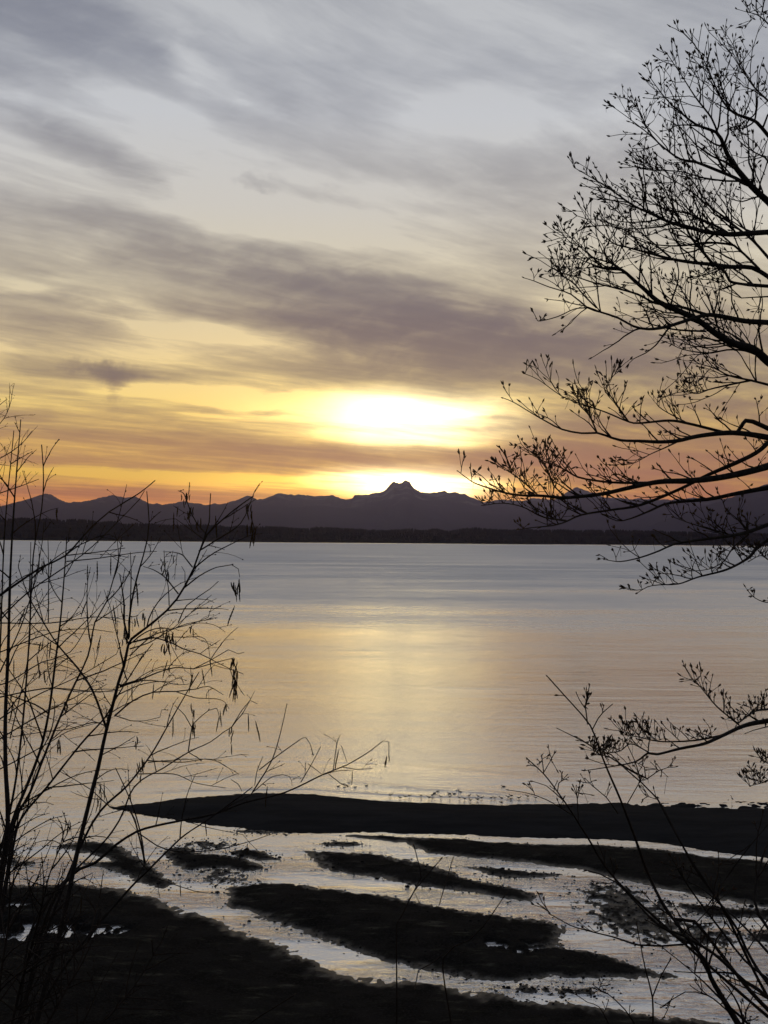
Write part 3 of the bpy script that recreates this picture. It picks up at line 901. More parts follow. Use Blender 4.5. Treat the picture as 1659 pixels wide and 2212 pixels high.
def build_maple():
    base = Vector((at(1990, 1200, 9.2).x, 9.2, float(bluff_z(9.2)) - .15))
    t = thing('maple_tree', base, 'tall bare maple tree with budding twigs reaching in from the right edge', 'tree')
    top = at(1900, -250, 9.6)
    tr = spline([tuple(base), (base.x + .05, 9.2, 20.5), (base.x - .02, 9.25, 23.5), tuple(at(1965, 900, 9.3)), tuple(at(1935, 500, 9.4)), tuple(top)], .12)
    f = np.linspace(0, 1, len(tr))
    T = Tubes(); T.add(tr, .20 * (1 - f) ** .8 + .022 + .08 * np.exp(-f * 18), 12)
    T.build('trunk', 'maple_bark', t)
    def trunk_at(py):
        z = at(1950, py, 9.3).z
        i = int(np.argmin(np.abs(tr[:, 2] - z)))
        return tr[i]
    # (points from the frame edge inward, width at edge and tip in traced pixels, end distance, attach row, density, lmax)
    limbs = [
        (cA([(1659, 150), (1600, 100), (1530, 75)]), 4, 2.0, 8.6, 420, 1.0, .35),
        (cA([(1659, 860), (1590, 780), (1540, 755), (1440, 715), (1370, 640), (1330, 560), (1250, 380), (1180, 270), (1120, 210)]), 10, 1.8, 8.2, 560, 1.0, .40),
        (cA([(1659, 640), (1560, 540), (1470, 400), (1410, 280), (1370, 190)]), 5, 1.8, 9.9, 520, 1.1, .35),
        (cA([(1640, 1000), (1560, 960), (1480, 900), (1430, 830)]), 5, 2.0, 9.8, 700, 1.0, .35),
        (cA([(1659, 1280), (1560, 1190), (1450, 1060), (1400, 980), (1360, 880), (1330, 840), (1200, 790), (1110, 720), (1050, 670), (980, 590), (915, 500)]), 18, 1.8, 8.3, 720, .9, .45),
        (cA([(1340, 850), (1300, 750), (1200, 620), (1110, 480), (1020, 345)]), 5, 1.8, 8.5, None, 1.1, .40),
        (cA([(1560, 1190), (1450, 1130), (1330, 1080), (1200, 1030), (1100, 1010), (1000, 940), (900, 850), (760, 740), (690, 690)]), 10, 1.8, 9.4, None, .9, .42),
        (cA([(1000, 950), (900, 830), (830, 680), (750, 620)]), 4, 1.7, 9.6, None, .9, .3),
        (cA([(1520, 1150), (1400, 1150), (1250, 1130), (1100, 1090), (900, 1080), (720, 1035)]), 5, 1.7, 8.8, None, .9, .4),
        (cM([(1659, 530), (1500, 540), (1400, 545), (1250, 530), (1100, 490), (1000, 465), (880, 410), (750, 350), (600, 245), (480, 170), (360, 100)]), 14, 1.8, 8.0, 760, .8, .45),
        (cM([(1400, 545), (1330, 500), (1200, 440), (1100, 400), (950, 370), (850, 320), (700, 290), (620, 250)]), 7, 1.7, 9.6, None, 1.0, .4),
        (cM([(1659, 700), (1560, 590), (1450, 500), (1350, 420), (1230, 330), (1120, 240), (1000, 170), (880, 110), (760, 60)]), 8, 1.7, 9.9, 800, 1.15, .42),
        (cM([(1300, 760), (1250, 700), (1150, 580), (1100, 490), (1030, 400), (990, 290), (930, 180), (850, 60)]), 8, 1.7, 8.7, None, .9, .36),
        (cM([(1659, 830), (1550, 770), (1400, 765), (1300, 750), (1150, 735), (1000, 710), (850, 670), (700, 630), (600, 595), (430, 440), (370, 420)]), 13, 1.8, 8.3, 860, .9, .42),
        (cM([(1000, 700), (880, 600), (760, 500), (620, 370), (520, 295)]), 5, 1.7, 8.8, None, .9, .36),
        (cM([(1600, 780), (1500, 680), (1430, 620), (1250, 600), (1100, 620), (950, 620), (800, 590), (680, 510), (560, 460)]), 7, 1.7, 9.8, None, 1.05, .4),
        (cM([(1659, 895), (1560, 888), (1480, 880), (1400, 860), (1370, 800), (1310, 760)]), 9, 7, 8.9, 880, .35, .3),
        (cM([(1659, 965), (1560, 970), (1480, 975), (1420, 920), (1340, 850), (1220, 850)]), 4, 1.6, 9.7, 900, .8, .3),
        (cM([(1659, 1405), (1560, 1320), (1420, 1280), (1300, 1210), (1180, 1120), (1050, 1060), (920, 1000), (840, 930), (760, 860), (680, 790), (620, 770), (540, 770), (440, 735), (380, 710)]), 22, 1.8, 8.0, 960, .75, .42),
        (cM([(680, 790), (600, 740), (480, 700), (370, 610), (280, 515)]), 5, 1.7, 7.9, None, .9, .35),
        (cM([(1659, 1140), (1500, 1130), (1350, 1100), (1240, 1090), (1100, 1130), (970, 1170), (850, 1185), (750, 1165), (650, 1110), (530, 1070), (440, 1040), (330, 950), (180, 900), (80, 860), (15, 840)]), 14, 1.7, 7.8, 930, .55, .34),
        (cM([(440, 1040), (350, 1050), (240, 1100), (120, 1130), (95, 1112)]), 3.5, 1.6, 7.9, None, .25, .12),
        (cM([(500, 1040), (420, 960), (350, 880), (270, 830), (190, 830)]), 4, 1.6, 8.0, None, .6, .25),
        (cM([(1240, 1085), (1050, 1030), (900, 1010), (780, 950), (640, 910), (480, 870), (360, 830), (230, 790), (120, 720), (30, 680)]), 8, 1.7, 8.7, None, .5, .3),
        (cM([(1240, 1200), (1050, 1190), (900, 1160), (760, 1110), (640, 1060)]), 5, 1.7, 9.6, None, .9, .35),
        (cM([(1560, 1320), (1450, 1240), (1320, 1170), (1200, 1080), (1100, 960), (1040, 860)]), 5, 1.7, 9.9, None, .8, .35),
        (cM([(1659, 1390), (1500, 1330), (1380, 1325), (1280, 1345), (1180, 1340), (1080, 1320), (1010, 1290)]), 6, 1.7, 8.6, 990, .8, .32),
        (cM([(1659, 1560), (1540, 1530), (1400, 1500), (1300, 1450), (1200, 1420)]), 7, 1.7, 8.9, 1010, 1.1, .34),
        (cM([(1550, 1530), (1400, 1560), (1270, 1590), (1180, 1620), (1090, 1600)]), 5, 1.7, 8.4, None, 1.0, .3),
        (cB([(1659, 512), (1560, 495), (1450, 488), (1300, 505), (1200, 528), (1100, 535), (1000, 530), (900, 526), (820, 500), (780, 488), (700, 490), (600, 470), (520, 430), (450, 390), (350, 330), (300, 310)]), 15, 1.7, 8.0, 1030, .42, .26),
        (cB([(1659, 465), (1580, 430), (1545, 425), (1522, 455), (1500, 488)]), 13, 11, 9.0, 1000, .2, .2),
        (cB([(1430, 485), (1250, 440), (1150, 425), (1000, 438), (940, 430), (820, 380), (700, 340), (600, 300), (480, 215), (410, 185)]), 8, 1.7, 8.3, None, .5, .26),
        (cB([(940, 428), (880, 340), (830, 260), (860, 200), (895, 170)]), 4.5, 1.7, 8.0, None, .7, .2),
        (cB([(1250, 440), (1120, 370), (1090, 330), (1160, 290), (1260, 270)]), 3.5, 1.6, 8.9, None, .8, .2),
        (cB([(780, 485), (740, 400), (690, 345), (680, 300)]), 4, 1.7, 8.0, None, .7, .2),
        (cB([(1200, 530), (1140, 560), (1050, 600), (980, 640), (920, 650)]), 5, 1.7, 8.9, None, .9, .24),
        (cB([(1659, 660), (1550, 690), (1400, 720), (1250, 735), (1100, 740), (950, 770), (820, 800), (700, 815), (600, 822), (500, 812), (400, 810), (300, 795), (160, 750), (110, 720), (65, 685)]), 18, 1.7, 7.7, 1080, .5, .26),
        (cB([(1050, 745), (900, 745), (780, 735), (680, 715), (600, 670), (520, 640), (390, 570)]), 7, 1.7, 8.4, None, .75, .24),
        (cB([(620, 820), (560, 760), (530, 690), (480, 620)]), 4, 1.7, 7.9, None, .8, .2),
        (cB([(480, 812), (400, 740), (330, 690), (270, 660)]), 4, 1.7, 7.6, None, .8, .2),
        (cB([(1659, 540), (1600, 590), (1500, 640), (1350, 705), (1200, 780), (1000, 860), (850, 885), (700, 910), (620, 945), (550, 965), (450, 975), (380, 985)]), 12, 1.7, 8.2, 1060, .45, .24),
        (cB([(620, 940), (500, 920), (400, 870), (300, 850), (190, 862)]), 5, 1.7, 8.0, None, .8, .22),
        (cB([(580, 955), (540, 860), (560, 760), (520, 690)]), 3.5, 1.7, 8.2, None, .6, .2),
        (cB([(1659, 770), (1500, 800), (1350, 830), (1150, 850), (1050, 890), (950, 930), (880, 940), (800, 900), (760, 850), (700, 800)]), 12, 1.7, 8.6, 1110, .55, .26),
        (cB([(1659, 960), (1550, 1000), (1450, 1020), (1300, 1040), (1180, 1060), (1100, 1095), (1000, 1130), (900, 1150), (820, 1140)]), 11, 1.7, 8.0, 1170, .55, .28),
        (cB([(1560, 1000), (1500, 930), (1440, 880), (1430, 850)]), 5, 1.7, 8.8, None, 1.2, .26),
        (cB([(1450, 1020), (1360, 985), (1250, 950), (1170, 920)]), 4, 1.7, 8.2, None, .9, .24),
        (cB([(1659, 1040), (1600, 1080), (1560, 1130), (1450, 1190), (1300, 1230), (1200, 1265), (1100, 1270), (1040, 1280), (990, 1310)]), 9, 1.7, 7.8, 1200, .8, .22),
        (cB([(1560, 1010), (1480, 1080), (1430, 1150), (1350, 1190), (1240, 1200)]), 4.5, 1.7, 8.3, None, .8, .2),
        (cB([(1659, 1140), (1620, 1120), (1560, 1150)]), 3, 1.6, 8.0, 1210, .8, .15),
        (cB([(1700, 1360), (1640, 1358), (1590, 1335), (1555, 1300)]), 2.5, 1.5, 8.4, 1290, .2, .08),
        (c4([(1659, 460), (1560, 480), (1450, 530), (1380, 560), (1280, 580), (1180, 605), (1140, 600), (1090, 635), (1000, 655), (870, 675)]), 13, 1.7, 7.6, 1430, .55, .18),
        (c4([(1530, 475), (1440, 400), (1380, 330), (1345, 285)]), 4.5, 1.7, 7.8, None, 1.3, .16),
        (c4([(1450, 525), (1340, 545), (1200, 550), (1100, 530), (1030, 520)]), 5, 1.7, 8.0, None, 1.7, .18),
        (c4([(1659, 410), (1600, 420), (1530, 470)]), 6, 4, 8.2, 1420, 1.5, .16),
        (c4([(1150, 600), (1070, 560), (1020, 590), (960, 600), (900, 610)]), 3.5, 1.6, 7.6, None, 1.5, .15),
        (c4([(1659, 485), (1600, 500), (1560, 515)]), 3, 1.6, 8.1, 1440, .1, .1),
        (c4([(1720, 690), (1659, 720), (1580, 742)]), 3, 1.6, 7.8, 1500, 1.3, .15),
        (c4([(1720, 640), (1680, 650), (1630, 632)]), 2.5, 1.6, 7.9, 1500, 1.0, .1),
    ]
    for pts, w0, w1, dend, att, dens, lmax in limbs:
        d0 = 9.1
        path = traced(pts, d0, dend, .045)
        r0 = w0 * .44 * PXM; r1 = max(w1 * .5 * PXM * .8, .002)
        n = len(path)
        f = np.linspace(0, 1, n)
        rad = r1 + (r0 - r1) * (1 - f) ** 1.15
        if att is not None:
            a = trunk_at(att + 90)
            mid = (a + path[0]) * .5 + np.array([0, 0, .04])
            lead = spline([a, mid, path[0], path[min(4, n - 1)]], .06)
            cut = int(np.argmin(np.linalg.norm(lead - path[0], axis=1)))
            lead = lead[:cut]
            path2 = np.concatenate([lead, path]); rad2 = np.concatenate([np.linspace(r0 * 1.35, r0, len(lead)), rad])
        else:
            path2, rad2 = path, rad
        knots = 1 + .10 * (fbm(np.arange(len(path2)) * .3, np.full(len(path2), r0 * 1e4), 2, 3) - .5) * 2
        T = Tubes(); T.add(path2, rad2 * knots, 8)
        lo = T.build('limb', 'maple_bark', t)
        TW = Tubes(); B = Tubes()
        if pts[0][1] > 1500:
            dens *= .55
        if dens > 0:
            maple_twigs(TW, B, path, r0, r1, dens * (1.6 if lmax > .29 else 1.55), lmax * (1.2 if lmax > .29 else .98), .04 if att is None else 0.0, up=.6 if lmax > .29 else 1.3)
        if TW.V:
            TW.build('twigs', 'twig_bark', lo, kind='stuff')
        if B.V:
            B.build('buds', 'bud', lo, kind='stuff')
build_maple()

# ---- alder kind: long slender arching twigs, hanging catkins
CATKIN = []
def catkin_mesh():
    for v in range(3):
        T = Tubes()
        L = (.034, .048, .085)[v]
        n = 13
        zs = np.linspace(0, -L, n)
        x = .004 * np.sin(np.linspace(0, 3, n) + v)
        r = .0030 * np.sin(np.clip(np.linspace(.12, 3.0, n), 0, math.pi)) ** .45 * (1 + .22 * np.cos(np.arange(n) * math.pi))
        T.add(np.stack([x, x * .5, zs], 1), r, 5)
        me = bpy.data.meshes.new('catkin')
        V = np.concatenate(T.V); Fq = np.concatenate(T.F)
        me.from_pydata([tuple(a) for a in V], [], [tuple(int(k) for k in q) for q in Fq])
        me.materials.append(MAT['catkin'])
        CATKIN.append(me)
catkin_mesh()
def hang_catkins(parent, p, n, spread=.02, drop=.02, long=False):
    for k in range(n):
        me = CATKIN[2 if n == 1 else (rng.integers(1, 3) if long and rng.random() < .35 else rng.integers(0, 2))]
        o = bpy.data.objects.new('catkin', me)
        COL.objects.link(o)
        o.parent = parent
        q = np.array(p) + np.array([rng.normal() * spread, rng.normal() * spread, -abs(rng.normal()) * drop])
        o.location = Vector(q) - parent.location
        o.rotation_euler = (rng.normal() * .12, rng.normal() * .12, rng.uniform(0, 6.28))
        s = rng.uniform(.8, 1.25)
        o.scale = (s, s, s)

def alder_twigs(T, path, r_base, dens=1.0, lmax=.6, start=.1, minr=.0011, tips=None, up=.5, droop=.10):
    seg = np.linalg.norm(np.diff(path, axis=0), axis=1)
    L = np.concatenate([[0], np.cumsum(seg)]); total = L[-1]
    s = start * total + rng.uniform(.03, .12)
    while s < total * .98:
        i = max(1, min(np.searchsorted(L, s), len(path) - 1))
        t = unit(path[i] - path[i - 1])
        ln = min(lmax, .10 + (total - s) * .5) * rng.uniform(.4, 1.15)
        d = side_dir(t, rng.uniform(.5, .95), up)
        r0 = min(r_base * .5, .0022 + ln * .0035)
        cv = rng.normal(size=3) * 1.6
        tw = walk(path[i], d, ln, max(5, int(ln / .04)), np.array([0, 0, -.5]) + t * .3 + cv, .05, droop)
        T.add(tw, np.linspace(r0, minr, len(tw)), 4)
        if tips is not None:
            tips.append(tw[-1])
        ss = ln * rng.uniform(.25, .5)
        while ss < ln:
            k = max(1, int(ss / ln * (len(tw) - 1)))
            t2 = unit(tw[k] - tw[k - 1])
            l2 = min(.28, .04 + (ln - ss) * .6) * rng.uniform(.4, 1.1)
            tw2 = walk(tw[k], side_dir(t2, rng.uniform(.45, .9), .3), l2, max(4, int(l2 / .03)), np.array([0, 0, -.8]) + rng.normal(size=3) * 2.2, .07, droop * 1.2)
            T.add(tw2, np.linspace(minr * 1.15, minr * .8, len(tw2)), 3)
            T.spindle(tw2[-1], unit(tw2[-1] - tw2[-2]), .009, .0026, 4)
            if tips is not None and rng.random() < .4:
                tips.append(tw2[-1])
            ss += rng.uniform(.07, .16)
        for k in range(2, len(tw) - 1, 2):   # small side buds
            T.spindle(tw[k], side_dir(unit(tw[k] - tw[k - 1]), .6, .2), .009, .0026, 4)
        s += rng.uniform(.035, .09) / dens

def m2(l): return [(.36 * x, 1128.1 + .36 * y) for x, y in l]
def c1(l): return [(.5 * x, 796 + .5 * y) for x, y in l]
def c3(l): return [(.5 * x, 1327 + .5 * y) for x, y in l]
def c5(l): return [(.5 * x, 1725.4 + .5 * y) for x, y in l]
def m4(l): return [(.32 * x, 1659 + .32 * y) for x, y in l]
def m3(l): return [(1061.8 + .36 * x, 1592.6 + .36 * y) for x, y in l]
def c6(l): return [(829.5 + .5 * x, 1725.4 + .5 * y) for x, y in l]

def build_woody(name, label, cat, base_px, dist, stems, branches, mat='alder_bark', catk=(), kind='alder', tip_catkins=0, fine=1.0, jit=.25, group=None, bs=1.0):
    """stems reach the ground; branches start on them"""
    b = at(base_px, 1200, dist)
    base = Vector((b.x, dist, float(bluff_z(dist)) - .12))
    t = thing(name, base, label, cat, group)
    pxm = dist / F
    tips = []
    def one(nm, pts, w0, w1, d0, d1, dens, lmax, root):
        path = traced(pts, d0, d1, .05, jit)
        n = len(path); f = np.linspace(0, 1, n)
        r0 = w0 * .44 * pxm; r1 = max(w1 * .5 * pxm, .0012)
        rad = r1 + (r0 - r1) * (1 - f)
        full, frad = path, rad
        if root:
            off = np.array([rng.normal() * .05, rng.normal() * .05, 0])
            b0 = np.array(base) + off
            dir0 = unit(path[0] - path[min(6, n - 1)])
            k1 = path[0] + dir0 * .5 * np.linalg.norm(path[0] - b0) * .6
            lead = spline([b0, (b0 + k1) * .5 + np.array([0, 0, .05]), k1 * .75 + path[0] * .25, path[0]], .1)[:-1]
            full = np.concatenate([lead, path]); frad = np.concatenate([np.linspace(r0 * 1.7, r0, len(lead)), rad])
        kn = 1 + .12 * (rng.random(len(full)) - .5)
        T = Tubes(); T.add(full, frad * kn, 7)
        o = T.build(nm, mat, t)
        if dens > 0:
            TW = Tubes(); B = Tubes()
            if kind == 'alder':
                alder_twigs(TW, path, r0, dens * fine, lmax, .05, tips=tips)
            else:
                maple_twigs(TW, B, path, r0, r1, dens * fine, lmax, .05, bs=bs, minr=.0016, up=.4)
            TW.build('twigs', 'twig_bark', o, kind='stuff')
            if B.V:
                B.build('buds', 'bud', o, kind='stuff')
        elif kind == 'alder':
            TW = Tubes()
            for k in range(3, n - 2, 4):
                TW.spindle(path[k], side_dir(unit(path[k] - path[k - 1]), .5, .2), .012, .0032, 4)
            if TW.V:
                TW.build('buds', 'bud', o, kind='stuff')
        else:
            B = Tubes(); maple_buds(B, path[-1], unit(path[-1] - path[-2]), 3, bs)
            B.build('buds', 'bud', o, kind='stuff')
    for (pts, w0, w1, d0, d1, dens, lmax) in stems:
        one('stem', pts, w0, w1, d0, d1, dens, lmax, True)
    for (pts, w0, w1, d0, d1, dens, lmax) in branches:
        one('branch', pts, w0, w1, d0, d1, dens, lmax, False)
    for (x, y, d, n, spread, long) in catk:
        hang_catkins(t, at(x, y, d), max(1, int(n * .65)), spread * .42, .05 if n > 6 else .02, long)
    if tip_catkins and tips:
        for k in rng.choice(len(tips), size=min(tip_catkins, len(tips)), replace=False):
            hang_catkins(t, tips[k], int(rng.integers(1, 3)), .008, .01)
    return t

D = 7.0
build_woody('alder_tree', 'tallest dark alder stem leaning right with hanging catkin clusters at the left', 'tree', 60, D,
    [([(60, 2300), (90, 2160), (130, 2015), (165, 1850), (195, 1725), (212, 1659), (223, 1607), (234, 1560), (248, 1506), (256, 1474), (268, 1438), (277, 1394), (284, 1380), (317, 1355), (360, 1319), (382, 1294), (400, 1265), (418, 1229),
       (432, 1189), (447, 1155), (500, 1106), (548, 1071)], 17, 2.2, D, D - .3, .35, .40)],
    [(m2([(1200, 170), (1230, 80), (1255, 0)]) + [(453, 1100), (455, 1066)], 4, 2, D - .2, D - .4, 0, 0),
     ([(447, 1155), (425, 1130), (410, 1100), (398, 1068), (385, 1060)], 3, 1.5, D - .2, D, .3, .12),
     ([(440, 1165), (380, 1121)], 2.5, 1.4, D - .2, D, .3, .12),
     ([(430, 1190), (470, 1165), (520, 1130), (545, 1075)], 4, 1.6, D - .2, D - .4, .2, .12),
     (m2([(770, 700), (745, 600), (745, 500), (730, 380), (718, 310)]), 6, 2, D, D + .2, .3, .25),
     (m2([(775, 690), (775, 600), (790, 480), (820, 340), (860, 200), (885, 100), (895, 0)]) + [(317, 1061)], 5.5, 2, D, D - .3, .2, .2),
     (m2([(775, 690), (783, 480), (787, 300), (782, 180)]), 4, 1.6, D, D + .3, .2, .2),
     (m2([(1110, 390), (1200, 320), (1300, 270), (1390, 255), (1430, 280), (1438, 330)]), 4, 1.2, D - .1, D - .4, 0, 0),
     (m2([(1070, 430), (1000, 340), (930, 290), (860, 265)]), 3.5, 1.3, D - .1, D + .2, .2, .15),
     (m2([(1155, 270), (1100, 200), (1040, 180), (980, 178)]), 3.2, 1.3, D - .1, D + .2, .2, .15),
     (m2([(1060, 470), (1180, 460), (1250, 465), (1285, 482)]), 2.8, 1.2, D, D - .2, 0, 0),
     (m2([(1070, 600), (1120, 500), (1200, 440), (1260, 400), (1310, 355)]), 3.2, 1.4, D, D - .3, .1, .1),
     (m2([(1015, 500), (1010, 390), (990, 280), (985, 170)]), 2.6, 1.2, D, D - .3, .2, .1),
     (m2([(1110, 380), (1110, 300), (1090, 265)]), 2, 1.2, D, D, 0, 0),
     (m2([(800, 720), (900, 690), (1020, 720), (1100, 760), (1200, 790), (1300, 840), (1380, 880), (1460, 910)]), 4, 1.3, D, D - .4, .3, .25),
     (m2([(720, 980), (850, 940), (950, 900), (1060, 870), (1160, 880), (1260, 830), (1370, 765), (1430, 790), (1465, 780)]), 4.5, 1.3, D, D - .5, .25, .25),
     (m2([(1160, 880), (1300, 840), (1400, 815)]), 2.6, 1.2, D - .3, D - .5, 0, 0),
     (m2([(690, 1160), (800, 1070), (920, 1020), (1060, 1015), (1180, 1000), (1250, 985), (1340, 1035)]), 4.5, 1.2, D, D - .5, .25, .2),
     (m2([(1060, 1018), (1180, 1055), (1300, 1060), (1350, 1080), (1375, 1120)]), 2.5, 1.1, D - .3, D - .5, 0, 0),
     (m2([(720, 990), (850, 950), (960, 955), (1070, 975), (1140, 970)]), 3, 1.2, D, D + .2, .2, .2),
     (m2([(780, 760), (900, 720), (1020, 650), (1120, 610), (1280, 580)]), 3.5, 1.3, D, D + .3, .35, .22),
     (m2([(780, 800), (900, 690), (1000, 650), (1150, 610), (1250, 570)]), 3.5, 1.3, D, D - .2, .35, .22),
     (m2([(800, 720), (950, 690), (1100, 690), (1210, 690), (1250, 740), (1265, 850)]), 2.6, 1.1, D, D - .3, .2, .2),
     (m2([(640, 1240), (560, 1020), (470, 880), (350, 740), (260, 600), (170, 440), (110, 270)]), 6.5, 2, D, D + .5, .3, .35),
     (m2([(650, 1230), (560, 1200), (420, 1240), (250, 1260), (0, 1300)]), 3, 1.4, D, D + .4, .4, .3),
     (m2([(690, 1160), (780, 1190), (880, 1190), (960, 1170), (970, 1125)]), 2.6, 1.2, D, D - .2, .2, .2)],
    catk=[(400, 1062, D - .1, 12, .045, False), (412, 1085, D - .1, 8, .03, False), (378, 1092, D - .1, 2, .01, False), (540, 1085, D - .4, 14, .028, True), (543, 1110, D - .4, 7, .015, True), (429, 1110, D - .1, 5, .02, False),
          (515, 1243, D - .4, 14, .02, True), (503, 1250, D - .4, 5, .02, False), (362, 1198, D - .1, 7, .028, False), (352, 1205, D - .1, 5, .02, False), (465, 1108, D - .3, 2, .01, False),
          (360, 1355, D - .1, 22, .036, False), (366, 1378, D - .1, 12, .03, True), (265, 1355, D, 12, .035, False), (507, 1420, D - .5, 22, .020, True), (508, 1450, D - .5, 10, .012, True), (312, 1322, D, 5, .02, False),
          (417, 1445, D - .4, 1, .003, True), (438, 1438, D - .4, 1, .003, True), (335, 1470, D, 1, .003, True), (357, 1470, D, 1, .003, True), (245, 1290, D, 1, .003, True), (188, 1215, D, 1, .003, True), (490, 1520, D - .5, 4, .014, False), (474, 1535, D - .5, 3, .012, False), (417, 1515, D - .3, 7, .012, True), (455, 1425, D - .3, 2, .004, False), (283, 1475, D, 2, .006, False), (218, 1360, D, 2, .006, True), (92, 1370, D, 4, .016, True), (30, 1415, D, 2, .006, True), (110, 1368, D, 3, .012, True), (80, 1410, D, 1, .004, True)],
    tip_catkins=6, fine=1.4)

D = 6.4
build_woody('alder_tree', 'multi-stemmed alder clump with upright shoots at the left edge', 'tree', -40, D,
    [([(-25, 2050), (0, 1900), (17, 1777), (12, 1652), (12, 1542), (18, 1400), (22, 1250), (30, 1100), (45, 906)], 15, 2.0, D, D - .2, .35, .45),
     ([(-20, 2050), (8, 1880), (25, 1780), (50, 1717), (85, 1627), (105, 1542), (120, 1427), (132, 1327), (142, 1200), (144, 1160)], 11, 2.0, D, D - .3, .4, .45),
     ([(-15, 2050), (15, 1890), (32, 1775), (65, 1712), (100, 1622), (150, 1502), (190, 1417), (205, 1344), (230, 1300), (258, 1200), (263, 1160)], 9, 2.0, D, D + .2, .4, .45),
     ([(-10, 2060), (25, 1850), (45, 1770), (100, 1702), (175, 1607), (225, 1552), (250, 1510), (300, 1430), (330, 1390)], 8, 2.0, D, D - .4, .4, .4),
     ([(-60, 1990), (-30, 1800), (-15, 1600), (0, 1400), (10, 1150), (30, 930)], 8, 2.0, D, D + .3, .3, .4),
     ([(-40, 1990), (20, 1760), (45, 1600), (62, 1400), (72, 1200), (90, 1100), (94, 1030), (90, 961)], 7, 2.2, D, D - .2, .25, .35)],
    [([(-60, 1330), (0, 1286), (90, 1225), (140, 1201), (200, 1136), (235, 1106), (300, 1066), (335, 1038)], 7, 2, D, D - .3, .15, .3),
     ([(-60, 1420), (0, 1340), (60, 1280), (140, 1225), (200, 1180), (300, 1080), (312, 1060)], 4.5, 1.6, D, D + .2, .2, .3),
     (m2([(390, 200), (480, 190), (580, 180), (750, 155)]), 3, 1.4, D, D - .3, .2, .2),
     (m2([(400, 235), (600, 215), (800, 185), (940, 175)]), 3, 1.3, D, D - .2, .2, .2),
     (m2([(-60, 610), (0, 605), (300, 605), (500, 575), (620, 570), (720, 600)]), 3.5, 1.4, D, D + .3, .35, .3),
     (m2([(-60, 800), (0, 780), (300, 665), (500, 640), (680, 660)]), 3.5, 1.4, D, D + .2, .35, .3),
     (m2([(-60, 1070), (0, 1050), (250, 1000), (400, 1000), (600, 1020), (700, 1005)]), 4, 1.6, D, D - .2, .3, .3),
     (m2([(-60, 1230), (0, 1180), (200, 1050), (350, 980), (500, 910), (700, 790)]), 4, 1.6, D, D + .3, .3, .3),
     (m2([(-60, 1350), (0, 1300), (250, 1150), (450, 1050), (560, 980)]), 4, 1.6, D, D - .3, .35, .3),
     (m2([(-40, 1500), (100, 1430), (300, 1320), (420, 1250), (640, 1190)]), 3.5, 1.5, D, D + .2, .35, .3),
     (m2([(-60, 980), (50, 960), (250, 840), (420, 780), (560, 560)]), 3.5, 1.4, D, D - .2, .3, .3),
     (m2([(0, 900), (150, 560), (240, 200), (265, 0)]), 4, 1.6, D, D + .2, .25, .3),
     (m2([(60, 1300), (170, 800), (180, 440), (185, 120)]), 3, 1.5, D, D - .3, .3, .3),
     (m2([(290, 600), (292, 300), (288, 100)]), 3, 1.6, D, D, .2, .2)],
    catk=[(93, 1440, D, 4, .02, True), (238, 1200, D, 1, .004, True), (212, 1196, D, 1, .004, True), (48, 1560, D, 2, .01, False)], tip_catkins=12, fine=1.15)

